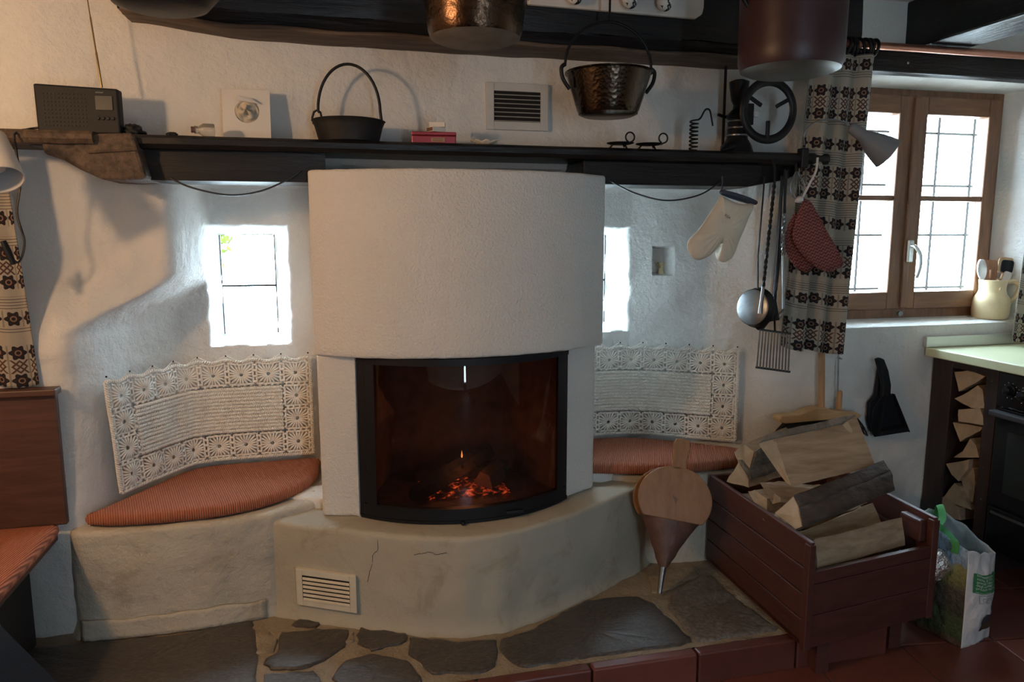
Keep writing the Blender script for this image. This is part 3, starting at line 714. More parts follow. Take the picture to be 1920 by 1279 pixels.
# ================================================================== CROCHET THROWS AND CUSHIONS
def crochet(path, z_top, z_bot, label, name='crochet_throw', skew=0.0, off=.012):
    """8 x 4 motifs hung on pins along a plan path; the middle 6 x 2 field is rows of stitches"""
    pts = resample([Vector((x, y, 0)) for x, y in path], .004); n = len(pts)
    nor = []
    for i in range(n):
        d = pts[min(i+6, n-1)]-pts[max(i-6, 0)]; nor.append(Vector((d.y, -d.x, 0)).normalized())
    tot = sum((b-a).length for a, b in zip(pts, pts[1:])); cw, chh = tot/8, (z_top-z_bot)/4
    def Sf(u, v, h=0.0):                            # u 0..8 along, v 0..4 down
        t = (u/8-skew*(1-u/8)*(1-v/4))*(n-1); i = int(min(max(t, 0), n-2)); f = t-i
        p = pts[i].lerp(pts[i+1], f); q = nor[i].lerp(nor[i+1], min(max(f, 0), 1))
        wob = .003*math.sin(u*5.1)*math.sin(v*2.3)
        sag = .004*math.cos(u*2*PI)*max(0, 1-v*1.2)
        p = p+q*(h+wob+off+.006*(v/4)); p.z = z_top-v*chh+sag; return p
    root = thing(name, label, 'crochet throw', Sf(4, 4))
    def yarn(mb, uvh, r, n=5, closed=False): mb.tube([Sf(u, v, h) for u, v, h in uvh], r, n, closed)
    for i in range(8):
        for j in range(4):
            if 0 < i < 7 and 0 < j < 3: continue
            mb = MB(); cu, cv = i+.5, j+.5
            yarn(mb, [(cu+.10*math.cos(a*PI/4), cv+.11*math.sin(a*PI/4), .001) for a in range(8)], .0030, 5, True)
            for k in range(20):
                a = 2*PI*(k+.5)/20; co, si = math.cos(a), math.sin(a); m_ = max(abs(co), abs(si)); ro = min(.405/m_, .50)
                mb.tube([Sf(cu+co*q*1.0, cv+si*q*1.0, h) for q, h in ((.10, .001), (.20, .0055), (.31, .004), (ro, .001))], [.0022, .0031, .0039, .0032], 6)
            q = .43; ring = []
            for (a, b2), (c, d) in zip([(-q,-q),(q,-q),(q,q),(-q,q)], [(q,-q),(q,q),(-q,q),(-q,-q)]):
                for t in range(6): ring.append((cu+lerp(a, c, t/6), cv+lerp(b2, d, t/6), .0012*(1 if t % 2 else -1)))
            yarn(mb, ring, .0042, 6, True)
            for t in (-.34, -.115, .115, .34):      # little ladder bars to the neighbours
                for (a, b2, c, d) in ((t, -.42, t, -.5), (t, .42, t, .5), (-.42, t, -.5, t), (.42, t, .5, t)):
                    mb.tube([Sf(cu+a, cv+b2, .001), Sf(cu+c, cv+d, .001)], .0048, 6)
            mb.build('crochet_square', m_yarn, root, smooth=70)
    def rope(mb, u0, v0, u1, v1, r, pitch, hand):
        L = math.hypot((u1-u0)*cw, (v1-v0)*chh); m = max(8, int(L/pitch*6))
        du, dv = (u1-u0), (v1-v0); ln = math.hypot(du*cw, dv*chh); pu, pv = -dv*chh/ln/cw, du*cw/ln/chh
        for ph in (0, PI):
            pp = []
            for k in range(m+1):
                t = k/m; a = hand*2*PI*(L*t/pitch)+ph
                pp.append(Sf(u0+du*t+pu*math.cos(a)*r, v0+dv*t+pv*math.cos(a)*r, .001+math.sin(a)*r))
            mb.tube(pp, r*.74, 5)
    mb = MB(); rows = 13
    for k in range(rows):
        v = 1.04+(k+.5)*(1.92/rows); rope(mb, 1.03, v, 6.97, v, .0046, .0150, 1 if k % 2 else -1)
    mb.build('stitched_field', m_yarn, root, smooth=70)
    mb = MB(); e = .06
    for a in (((-e,-e),(8+e,-e)), ((8+e,-e),(8+e,4+e)), ((8+e,4+e),(-e,4+e)), ((-e,4+e),(-e,-e))): rope(mb, *a[0], *a[1], .0042, .016, 1)
    mb.build('edging', m_yarn, root, smooth=70)
    mb = MB()
    for k in range(8):
        mb.tube([Sf(k+t/6, -.10-.16*(abs(t/3-1))**1.6, .001) for t in range(7)], .0016, 5)
    mb.build('scallop_string', m_yarn, root, smooth=70)
    for k in range(9): MB().lathe([(.0035, 0), (.003, .003), (.001, .004)], Sf(k, -.24, .001), 6, nor[min(n-1, int(k/8*(n-1)))]).build('pin', m_ironm, root)
    return root
crochet([(-.672,2.575),(-.645,2.625),(-.585,2.72),(-.535,2.80),(-.49,2.855),(-.42,2.88),(-.30,2.885),(-.075,2.885)], .868, .512,
        'cream crochet throw with star squares hung on the wall left of the fireplace', skew=.03, off=.0)
crochet([(.90,2.885),(1.16,2.885),(1.24,2.87),(1.31,2.84),(1.42,2.77),(1.595,2.655)], .862, .508,
        'cream crochet throw with star squares hung on the wall right of the fireplace', off=.0)

def cushion(outline, z0, th, name, mat, label, parent=None, rnd=.016):
    pts = resample(spline([Vector((x, y, 0)) for x, y in outline+[outline[0]]], 6), .012)[:-1]; n = len(pts)
    ar = sum(pts[i].x*pts[(i+1) % n].y-pts[(i+1) % n].x*pts[i].y for i in range(n)); sg = 1 if ar > 0 else -1
    nor = [Vector(((pts[(i+1) % n]-pts[i-1]).y, -(pts[(i+1) % n]-pts[i-1]).x, 0)).normalized()*sg for i in range(n)]
    rings = [(-rnd, 0), (-rnd*.3, th*.12), (0, th*.38), (0, th*.62), (-rnd*.35, th*.86), (-rnd*1.0, th*.97)]
    vs = []
    for o, z in rings: vs += [Vector(((p+q*o).x, (p+q*o).y, z0+z)) for p, q in zip(pts, nor)]
    last = vs[-n:]; c = sum(last, Vector())/n
    for sc, dz in ((.90, .03), (.7, .06), (.4, .07)): vs += [Vector((lerp(c.x, q.x, sc), lerp(c.y, q.y, sc), z0+th*(.97+dz))) for q in last]
    vs.append(Vector((c.x, c.y, z0+th*1.04)))
    m = len(rings)+3; fs = [(k*n+i, k*n+(i+1) % n, (k+1)*n+(i+1) % n, (k+1)*n+i) for k in range(m-1) for i in range(n)]
    fs += [tuple(range(n-1, -1, -1))]+[((m-1)*n+i, (m-1)*n+(i+1) % n, m*n) for i in range(n)]
    o = MB().add(vs, fs).build(name, mat, parent, smooth=60)
    return tag(o, label, 'cushion') if not parent else o
cushion([(-.745,2.452),(-.66,2.418),(-.50,2.408),(-.36,2.42),(-.22,2.475),(-.11,2.58),(-.058,2.70),(-.05,2.82),(-.06,2.885),(-.25,2.885),(-.42,2.88),(-.52,2.83),(-.60,2.70),(-.68,2.56)], .446, .042, 'seat_cushion', m_cushL,
        'terracotta ribbed half-moon cushion on the left plaster bench')
cushion([(.90,2.55),(1.0,2.52),(1.12,2.485),(1.30,2.465),(1.48,2.47),(1.60,2.53),(1.60,2.60),(1.48,2.70),(1.34,2.80),(1.24,2.855),(1.1,2.88),(.92,2.88)], .446, .042, 'seat_cushion', m_cushR,
        'terracotta ribbed cushion on the right bench behind bellows and log box')

# ================================================================== MANTEL SHELF
ZS = 1.628
sh = thing('mantel_shelf', 'long black wooden mantel shelf on stub beams above the fireplace', 'shelf', (.4, 2.55, 1.5))
def plank(x0, x1, yf, yb, z0, z1, amp, seed, n=70):
    m = MB(); vs = []
    for i in range(n+1):
        x = lerp(x0, x1, i/n); e = amp*nz(x*6, seed)+amp*.5*nz(x*21, seed+3); f = amp*.6*nz(x*9, seed+8)
        vs += [(x, yf+e+.012, z0+f), (x, yf+e, z0+.012+f), (x, yf+e*.8, z1-.010), (x, yf+e+.012, z1), (x, yb, z1), (x, yb, z0)]
    fs = [(6*i+k, 6*i+(k+1) % 6, 6*i+6+(k+1) % 6, 6*i+6+k) for i in range(n) for k in range(6)]+[tuple(range(6)), tuple(6*n+5-k for k in range(6))]
    return m.add(vs, fs)
plank(-.80, 1.80, 2.425, 2.66, 1.590, ZS, .006, 2).build('plank', m_beam, sh, smooth=40)
plank(-1.02, -.62, 2.37, 2.60, 1.592, ZS-.001, .010, 12, 30).build('live_edge_board', m_corbel, sh, smooth=40)
def stub(xa, xb, ya, yb, z0, z1, chamfer):
    prof = [(xa, z0), (xb-chamfer[0], z0), (xb, z1-chamfer[1]), (xb, z1), (xa, z1)]
    return MB().prism([(x, ya, z) for x, z in prof], (0, yb-ya, 0))
stub(-.515, .012, 2.475, 2.68, 1.500, 1.590, (.001, .089)).build('stub_beam', m_beam, sh, bevel=.006)
stub(.868, 1.556, 2.475, 2.68, 1.508, 1.590, (.055, .045)).build('stub_beam', m_beam, sh, bevel=.006)
cp = [at(x, y, Y=2.40) for x, y in ((74,250),(160,250),(250,250),(275,336),(235,338),(190,336),(150,318),(118,300),(80,287))]
MB().prism(cp, (0, .22, 0)).build('corbel', m_corbel, sh, bevel=.010)
cp = [at(x, y, Y=2.41) for x, y in ((160,252),(250,250),(262,284),(165,290))]
MB().prism([p+Vector((0, -.018, 0)) for p in cp], (0, .1, 0)).build('corbel_block', m_corbel, sh, bevel=.008)
cp = [at(x, y, Y=2.54) for x, y in ((1390,302),(1540,298),(1520,318),(1470,338),(1385,354))]
MB().prism(cp, (0, .12, 0)).build('corbel', m_beam, sh, bevel=.006)

# ------------------------------------------------------------------ things on the shelf
def V(*a): return Vector(a)
# radio
x0, x1 = at(64, 200, Y=2.46).x, at(221, 200, Y=2.44).x
rd = thing('radio', 'black portable radio with a raised antenna on the shelf end', 'radio', ((x0+x1)/2, 2.47, ZS))
zt0, zt1 = at(60, 154, Y=2.455).z, at(220, 166, Y=2.445).z
MB().hexa([(x0,2.47,ZS),(x1,2.45,ZS),(x1+.003,2.49,ZS),(x0+.003,2.51,ZS)], [(x0-.002,2.47,zt0),(x1,2.45,zt1),(x1+.003,2.49,zt1),(x0+.003,2.51,zt0)]).build('body', m_black, rd, bevel=.005)
fr = lambda x, z, d=0: V(x, lerp(2.47, 2.45, (x-x0)/(x1-x0))-.0015-d, z)
def face(a, b2, c, d, nm, mt, pr, dd=.0015): return MB().prism([fr(a,c), fr(b2,c), fr(b2,d), fr(a,d)], (0,-dd,0)).build(nm, mt, pr, bevel=.0006)
face(lerp(x0,x1,.72), lerp(x0,x1,.93), 1.695, 1.735, 'display', plain('dim_lcd', (.035,.042,.046), .35, spec=.2), rd)
sp = MB()
for k in range(9):
    for i in range(12): sp.lathe([(.0022,0),(.0022,.001)], fr(lerp(x0,x1,.10+.045*i), 1.65+.011*k), 6, (0,-1,0))
sp.build('speaker_holes', m_ironm, rd)
for k in range(4): MB().lathe([(.005,0),(.005,.002),(.004,.003)], fr(lerp(x0,x1,.74+.06*k), 1.672), 10, (0,-1,0)).build('button', m_ironm, rd)
text('brand_lettering', 'sonor', .009, fr(lerp(x0,x1,.73), 1.742, .001), (1,0,0), (0,0,1), m_inkg, rd)
a0, a1 = at(191, 164, Y=2.475), at(160, -25, Y=2.475)
MB().tube([a0, a0.lerp(a1,.35), a0.lerp(a1,.36), a0.lerp(a1,.7), a0.lerp(a1,.71), a1], [.0032,.0032,.0024,.0024,.0016,.0016], 8).build('antenna', plain('brass_antenna', (.55,.42,.2), .25, 1.0), rd, smooth=60)
p = at(65, 225, Y=2.47)
tag(MB().tube(spline([V(x0+.01,2.5,ZS+.02), V(x0-.03,2.49,ZS+.012), at(28,250,Y=2.36), at(30,280,Y=2.36), at(38,340,Y=2.36), at(32,400,Y=2.36), at(46,455,Y=2.36), at(34,492,Y=2.36), at(12,470,Y=2.36)], 8), .0032, 6).build('power_cord', m_cable, smooth=60),
    'black power cord hanging from the shelf end in front of the left curtain', 'cord')
# crumpled dark pouch, small glass, small dark oddment
def lump(c, r, name, mat, label, cat, sq=(1,1,1), amp=.35, seed=1, grp=None):
    m = MB(); 
    def fn(u, v):
        a, b2 = u*2*PI, (v-.5)*PI; d = V(math.cos(b2)*math.cos(a)*sq[0], math.cos(b2)*math.sin(a)*sq[1], math.sin(b2)*sq[2])
        k = 1+amp*nz(d.x*2.5+seed, d.y*2.5, d.z*2.5); q = d*r*k; q.z = max(q.z, -r*sq[2]*.75); return V(*c)+q+V(0,0,r*sq[2]*.75)
    return tag(m.grid(fn, 28, 16).build(name, mat, smooth=60), label, cat, grp)
p = at(248, 232, Y=2.48); lump((p.x, 2.48, ZS), .022, 'dark_pouch', m_black, 'small crumpled dark pouch beside the radio', 'pouch', (1.35,.8,.85), .5, 4)
p = at(322, 238, Y=2.46); lump((p.x, 2.46, ZS), .0095, 'black_oddment', m_black, 'tiny black thimble between the pouch and the glass bottle', 'oddment', (1.5,.8,.7), .6, 9)  # small dark thing of unknown kind, modelled as a plain lump
p = at(383, 233, Y=2.47)
bt = thing('glass_bottle', 'small clear glass bottle lying on its side on the shelf', 'bottle', (p.x, 2.47, ZS))
MB().lathe([(.006,0),(.019,.002),(.020,.006),(.020,.032),(.014,.042),(.011,.046),(.011,.056),(.012,.058)], (p.x+.030, 2.47, ZS+.021), 20, (-1, -.15, 0)).build('body', m_glassb, bt, smooth=40)
MB().lathe([(.007,0),(.009,.001),(.009,.013)], (p.x-.024, 2.462, ZS+.021), 14, (-1,-.15,0)).build('stopper', m_leather, bt, smooth=40)
# square plate with the folded rosette in its round hole
xa, xb = at(416, 205, Y=2.56).x, at(506, 205, Y=2.55).x; za, zb = ZS, at(460, 166, Y=2.555).z
pt = thing('square_wall_plate', 'white square plate with a round hole of crumpled cloth standing on the shelf', 'plate', ((xa+xb)/2, 2.555, ZS))
cx, cz, rr = at(462, 206, Y=2.55).x, at(462, 207, Y=2.55).z, .037
ring = []; N = 32; vs = []; fs = []
for k in range(N):
    a = 2*PI*k/N; co, si = math.cos(a), math.sin(a); m_ = max(abs(co), abs(si))
    for (x, z) in ((cx+rr*co, cz+rr*si), ((xa+xb)/2+co/m_*(xb-xa)/2, (za+zb)/2+si/m_*(zb-za)/2)):
        for y in (0, .012): vs.append((x, 2.556-.006*(x-xa)/(xb-xa)+y+.035*max(0, (z-za))/.14*.6, z))
for k in range(N):
    a, b2 = 4*k, 4*((k+1) % N)
    fs += [(a, b2, b2+2, a+2), (a+1, a+3, b2+3, b2+1), (a, a+1, b2+1, b2), (a+2, b2+2, b2+3, a+3)]
MB().add(vs, fs).build('plate', m_white, pt)
def cl(u, v):
    a = u*2*PI; r = v*rr*1.0; f = .5+.5*math.cos(3*a+1.0+v*2.2); return V(cx+r*math.cos(a), 2.572-.030*(1-v*v)*(.35+.75*f)-.010*nz(u*7, v*6), cz+r*math.sin(a)+.004*nz(u*9, v*5, 2))
MB().grid(cl, 48, 12).build('crumpled_cloth', plain('beige_cloth', (.60,.54,.44), .9, bs=25, bd=.004, var=.08), pt, smooth=80)
MB().prism([(cx-.028,2.545,cz+.030),(cx+.040,2.552,cz+.022),(cx+.008,2.548,cz+.040),(cx-.026,2.54,cz+.043)], (0,.004,0)).build('cloth_tip', m_white, pt)
# iron pan with bail handle
pc = at(654, 238, Y=2.52); pan = thing('iron_pan', 'black cast iron pan with tall hoop handle on the shelf', 'pan', (pc.x, 2.52, ZS))
MB().lathe([(.085,0),(.094,.003),(.099,.02),(.107,.050),(.114,.066),(.117,.068),(.113,.070),(.104,.052),(.095,.018),(.082,.008),(.0,.008)], (pc.x, 2.52, ZS), 40, cap1=False).build('bowl', m_ironm, pan, smooth=40)
zt = at(648, 120, Y=2.53).z; zr = ZS+.068; ex = .104
hoop = [V(pc.x+.003+ex*math.cos(a)*.93, 2.53-.02*math.cos(a), zr+.035+(zt-zr-.035)*math.sin(a)) for a in [PI*k/24 for k in range(25)]]
MB().tube([V(pc.x+ex*1.0, 2.51, zr-.004)]+hoop+[V(pc.x-ex*.86, 2.55, zr+.028)], .0048, 8).build('hoop_handle', m_iron, pan, smooth=60)
hx = pc.x-ex*.93
MB().tube([V(hx-.012,2.55,zr-.008),V(hx-.016,2.55,zr+.012),V(hx-.010,2.55,zr+.030),V(hx,2.55,zr+.036),V(hx+.010,2.55,zr+.030),V(hx+.014,2.55,zr+.010),V(hx+.012,2.55,zr-.008)], .0036, 8).build('handle_loop', m_iron, pan, smooth=60)
for s in (-.5, .35): MB().lathe([(.004,0),(.004,.003),(.002,.004)], (pc.x+.11*math.sin(s), 2.53-.108*math.cos(s), ZS+.054), 8, (math.sin(s),-math.cos(s),.2)).build('rivet', m_iron, pan)
# red tin with two matchboxes
x0, x1 = at(772, 257, Y=2.47).x, at(855, 257, Y=2.46).x
tn = thing('red_tin', 'small red tin box on the middle of the shelf', 'tin', ((x0+x1)/2, 2.49, ZS))
MB().hexa([(x0,2.475,ZS),(x1,2.462,ZS),(x1+.012,2.53,ZS),(x0+.012,2.543,ZS)], [(x0,2.475,ZS+.026),(x1,2.462,ZS+.026),(x1+.012,2.53,ZS+.026),(x0+.012,2.543,ZS+.026)]).build('body', m_red, tn, bevel=.003)
MB().hexa([(x0-.001,2.473,ZS+.027),(x1+.001,2.460,ZS+.027),(x1+.013,2.532,ZS+.027),(x0+.011,2.545,ZS+.027)], [(x0-.001,2.473,ZS+.038),(x1+.001,2.460,ZS+.038),(x1+.013,2.532,ZS+.038),(x0+.011,2.545,ZS+.038)]).build('lid', m_red, tn, bevel=.003)
lm = lerp(x0, x1, .6); lbl = MB().prism([(lm-.024,2.4675,ZS+.006),(lm+.020,2.4618,ZS+.006),(lm+.020,2.4618,ZS+.019),(lm-.024,2.4675,ZS+.019)], (0,-.002,0)).build('paper_label', m_lbl, tn)
for k in range(2): MB().prism([(lm-.018,2.4650,ZS+.009+k*.005),(lm+.014,2.4608,ZS+.009+k*.005),(lm+.014,2.4608,ZS+.011+k*.005),(lm-.018,2.4650,ZS+.011+k*.005)], (0,-.0006,0)).build('printed_line', m_strike, lbl)
zt = ZS+.039
def matchbox(cx, cy, z, ang, label):
    o = thing('matchbox', label, 'matchbox', (cx, cy, z), 'matchboxes on the red tin'); ca_, sa_ = math.cos(ang), math.sin(ang)
    def bx(l, wd, z0, z1, dx=0): return MB().hexa([(cx+ca_*(a+dx)-sa_*b2, cy+sa_*(a+dx)+ca_*b2, z0) for a, b2 in ((-l,-wd),(l,-wd),(l,wd),(-l,wd))], [(cx+ca_*(a+dx)-sa_*b2, cy+sa_*(a+dx)+ca_*b2, z1) for a, b2 in ((-l,-wd),(l,-wd),(l,wd),(-l,wd))])
    bx(.0255, .0175, z, z+.015).build('sleeve', m_match, o, bevel=.0008)
    bx(.0262, .0158, z+.002, z+.013).build('tray', m_strike, o)
    return o
pm = at(820, 238, Y=2.485); matchbox(pm.x-.004, 2.487, zt, R(28), 'lower white matchbox lying askew on the red tin')
matchbox(pm.x+.0, 2.490, zt+.0155, R(-10), 'upper white matchbox topmost on the red tin')
# shell dish
p = at(910, 268, Y=2.47); 
def shf(u, v):
    a = u*2*PI; r = .004+.040*v; k = 1+.10*math.cos(8*a)*v; return V(p.x+r*k*math.cos(a)*1.0, 2.475+r*k*.6*math.sin(a), ZS+.001+.014*v*v+.003*math.cos(8*a)*v)
tag(MB().grid(shf, 64, 8).build('shell_dish', m_shell, smooth=60, solid=.003), 'small scalloped shell dish on the shelf', 'dish')
# two chamber candlesticks with ring handles
def chamberstick(px, side, label):
    p = at(px, 272, Y=2.47); o = thing('chamber_candlestick', label, 'candlestick', (p.x, 2.47, ZS), 'iron candlesticks on the shelf')
    MB().lathe([(.036,.016),(.046,.019),(.047,.021),(.036,.0185),(.0,.018)], (p.x, 2.47, ZS), 28, cap1=False).build('saucer', m_iron, o, smooth=40)
    for k in range(3):
        a = 2*PI*k/3+.5; MB().tube([V(p.x+.025*math.cos(a),2.47+.025*math.sin(a),ZS+.017), V(p.x+.038*math.cos(a),2.47+.038*math.sin(a),ZS+.003)], .003, 6).build('foot', m_iron, o)
    MB().lathe([(.010,.018),(.011,.024),(.009,.024),(.009,.019)], (p.x, 2.47, ZS), 14).build('socket', m_iron, o)
    c = V(p.x+side*.034, 2.43, ZS+.036)
    MB().tube([V(p.x+side*.03, 2.44, ZS+.016)]+arc(c, .016, -80, 250, 18), .0028, 6).build('ring_handle', m_iron, o, smooth=60)
chamberstick(1163, .55, 'flat black iron candlestick with ring handle, the left of two on the shelf')
chamberstick(1217, 1.0, 'flat black iron candlestick with ring handle, the right of two beside the spiral holder')
# spiral candle holder
p = at(1300, 270, Y=2.48); o = thing('spiral_candle_holder', 'black iron spiral candle holder with hooked end on the shelf', 'candle holder', (p.x, 2.48, ZS))
hel = [V(p.x+.014*math.cos(t), 2.48+.014*math.sin(t), ZS+.004+.0021*t) for t in [k*PI/6 for k in range(96)]]
MB().tube(hel, .0030, 6).build('spiral', m_iron, o, smooth=60)
MB().tube(spline([hel[-1], hel[-1]+V(.010,0,.008), hel[-1]+V(.024,-.004,.034), hel[-1]+V(.040,-.004,.034), hel[-1]+V(.048,-.004,.010), hel[-1]+V(.055,-.004,-.020)], 6), .0034, 6).build('hook', m_iron, o, smooth=60)
# hand-cranked mill with a big wheel
p = at(1395, 275, Y=2.50); o = thing('hand_mill', 'black cast iron hand mill with a large spoked wheel on the shelf', 'mill', (p.x, 2.5, ZS))
bx_ = at(1384, 275, Y=2.52).x
MB().lathe([(.058,0),(.060,.006),(.052,.030),(.040,.052),(.036,.060),(.036,.125),(.040,.128),(.040,.136),(.034,.145),(.020,.160),(.018,.175),(.026,.19),(.034,.235),(.036,.255),(.020,.262)], (bx_, 2.53, ZS), 28).build('body', m_iron, o, smooth=35)
for z in (.062, .088, .112): MB().lathe([(.0385,0),(.040,.002),(.040,.006),(.0385,.008)], (bx_, 2.53, ZS+z), 28).build('band', m_steel, o, smooth=35)
MB().tube([V(bx_-.02,2.52,ZS+.03), V(bx_-.06,2.50,ZS+.018), V(bx_-.085,2.49,ZS+.008)], [.034,.026,.004], 12, flat=.6).build('chute', m_iron, o, smooth=50)
wc = at(1441, 208, Y=2.43); rw = .112
wh = thing('wheel', 'x', None, wc); del wh['label']; wh.parent = o; wh.location = wc-WL[o.name]
rim = []; N = 48
MB().tube([wc+V(rw*.88*math.cos(2*PI*k/N), -.004*math.sin(2*PI*k/N), rw*.88*math.sin(2*PI*k/N)) for k in range(N)], .0150, 8, True, flat=.6, upv=(0,1,0)).build('rim', m_iron, wh, smooth=60)
for a in (150, 28, 270):
    d = V(math.cos(R(a)), 0, math.sin(R(a))); MB().beam(wc+d*rw*.30, wc+d*rw*.86, .014, .010, (0,1,0)).build('spoke', m_iron, wh, bevel=.003)
MB().tube([wc+V(-rw*.8,.02,-.01), V(bx_,2.50,wc.z-.01)], .012, 8).build('axle', m_iron, o, smooth=60)
MB().beam(V(bx_+.028,2.50,wc.z-.04), V(bx_+.028,2.50,wc.z+.035), .012, .03).build('bracket', m_iron, o, bevel=.002)
MB().box(bx_+.040, bx_+.056, 2.488, 2.50, wc.z-.012, wc.z+.006).build('paper_tag', m_white, o)
p = at(1358, 200, Y=2.60); o = thing('iron_rod', 'thin black iron rod standing behind the hand mill', 'rod', (p.x, 2.60, ZS))
MB().tube([V(p.x,2.60,ZS), V(p.x,2.60,1.955)], .0055, 8).build('shaft', m_iron, o, smooth=60)
MB().tube([V(p.x-.03,2.59,ZS+.148), V(p.x+.002,2.593,ZS+.140), V(p.x+.04,2.59,ZS+.155)], .006, 8).build('side_pin', m_iron, o, smooth=60)
# cables sagging below the beams
tag(MB().tube(spline([at(320,334,Y=2.47), at(360,352,Y=2.47), at(430,366,Y=2.47), at(490,358,Y=2.47), at(545,334,Y=2.47), at(565,318,Y=2.468)], 8), .0030, 6).build('sagging_cable', m_cable, smooth=60), 'black cable sagging under the left stub beam of the shelf', 'cable')
tag(MB().tube(spline([at(1142,338,Y=2.47), at(1190,362,Y=2.47), at(1250,376,Y=2.47), at(1310,366,Y=2.47), at(1350,342,Y=2.468)], 8), .0028, 6).build('sagging_cable', m_cable, smooth=60), 'black cable sagging under the right stub beam near the oven mitt', 'cable')

# ================================================================== POTS ON THE CEILING BEAM
def pot(name, label, c, r0, r1, h, mat, matb, ears=True, bail=True, hook=2.215, wall=.004, rndb=.02, tall=.13, hookd=0.0):
    o = thing(name, label, 'pot', c); x, y, z = c
    prof = [(.0, 0), (r0-rndb, 0), (r0-rndb*.3, rndb*.3), (r0, rndb)]+[(lerp(r0, r1, k/6), lerp(rndb, h, k/6)) for k in range(1, 7)]+[(r1+.006, h+.002), (r1+.006, h+.006), (r1-wall, h+.006), (r0-wall, rndb), (.0, wall)]
    MB().lathe(prof, c, 48, cap0=False, cap1=False).build('body', mat, o, smooth=35)
    MB().lathe([(.0, -.0012), (r0-rndb, -.0012), (r0-rndb*.25, rndb*.28), (r0-rndb*.25-.002, rndb*.3)], c, 48, cap0=False, cap1=False).build('base', matb, o, smooth=35)
    if ears:
        for s in (-1, 1):
            MB().tube(spline([V(x+s*(r1-.004),y,z+h-.05), V(x+s*(r1+.018),y,z+h-.02), V(x+s*(r1+.024),y,z+h+.012), V(x+s*(r1+.012),y,z+h+.025)], 5), .0065, 8).build('ear', m_iron, o, smooth=60)
    if bail:
        b_ = [V(x+(r1+.012)*math.cos(a), y, z+h+.02+tall*math.sin(a)) for a in [PI*k/20 for k in range(21)]]
        MB().tube(b_, .0045, 8).build('bail', m_iron, o, smooth=60)
        MB().tube([V(x,y,z+h+.02+tall-.004), V(x,y,hook)], .004, 6).build('hanging_hook', m_iron, o)
    return o
c = at(891, 58, Y=1.93); c.z = 1.822; pot('copper_pot', 'dark copper pot hanging from the ceiling in front of the beam', c, .118, .138, .16, m_copper, m_potbot, bail=True, tall=.12, hook=2.235)
c = at(1140, 205, Y=2.33); c.z = at(1140, 209, Y=2.24).z; pot('hammered_kettle', 'hammered dark copper kettle hanging below the beam beside the wall vent', c, .100, .134, .128, m_hamm, m_copper, tall=.14, hook=2.235)
c = at(1481, 128, Y=1.95); c.z = 1.792; pot('enamel_pot', 'tall maroon enamel pot with bare metal base hanging at right', c, .143, .145, .22, m_redpot, m_alu, ears=True, bail=True, tall=.15, hook=2.235, rndb=.028)
p = at(302, 10, Y=2.20); o = thing('frying_pan', 'shallow black pan hanging at the left end of the beam', 'pan', (p.x, 2.2, 1.918))
MB().lathe([(.0,0),(.085,.002),(.115,.012),(.135,.035),(.150,.052),(.153,.054),(.146,.054),(.112,.016),(.0,.006)], (p.x, 2.2, 1.915), 48, cap0=False, cap1=False).build('bowl', m_iron, o, smooth=40)
b_ = [V(p.x+.145*math.cos(a), 2.2, 1.965+.16*math.sin(a)) for a in [PI*k/20 for k in range(21)]]
MB().tube(b_, .0045, 8).build('bail', m_iron, o, smooth=60); MB().tube([V(p.x,2.2,2.12), V(p.x,2.2,2.235)], .004, 6).build('hanging_hook', m_iron, o)
# white rack with porcelain knobs on the beam
o = thing('knob_rack', 'white board with flowered porcelain knobs fixed to the beam', 'rack', (.97, 2.45, 2.068))
pr = [(.66,2.068),(1.25,2.062),(1.275,2.078),(1.28,2.10),(1.28,2.18),(.66,2.18)]
MB().prism([(x,2.435,z) for x, z in pr], (0,.020,0)).build('board', m_rackw, o, bevel=.006)
for px, py in ((1077,5),(1180,13),(1245,18)):
    k = at(px, py, Y=2.41); MB().lathe([(.010,0),(.011,.010),(.024,.018),(.028,.030),(.024,.042),(.012,.050),(.0,.052)], (k.x, 2.436, 2.096), 24, (0,-1,0), cap1=False).build('porcelain_knob', m_porc, o, smooth=50)
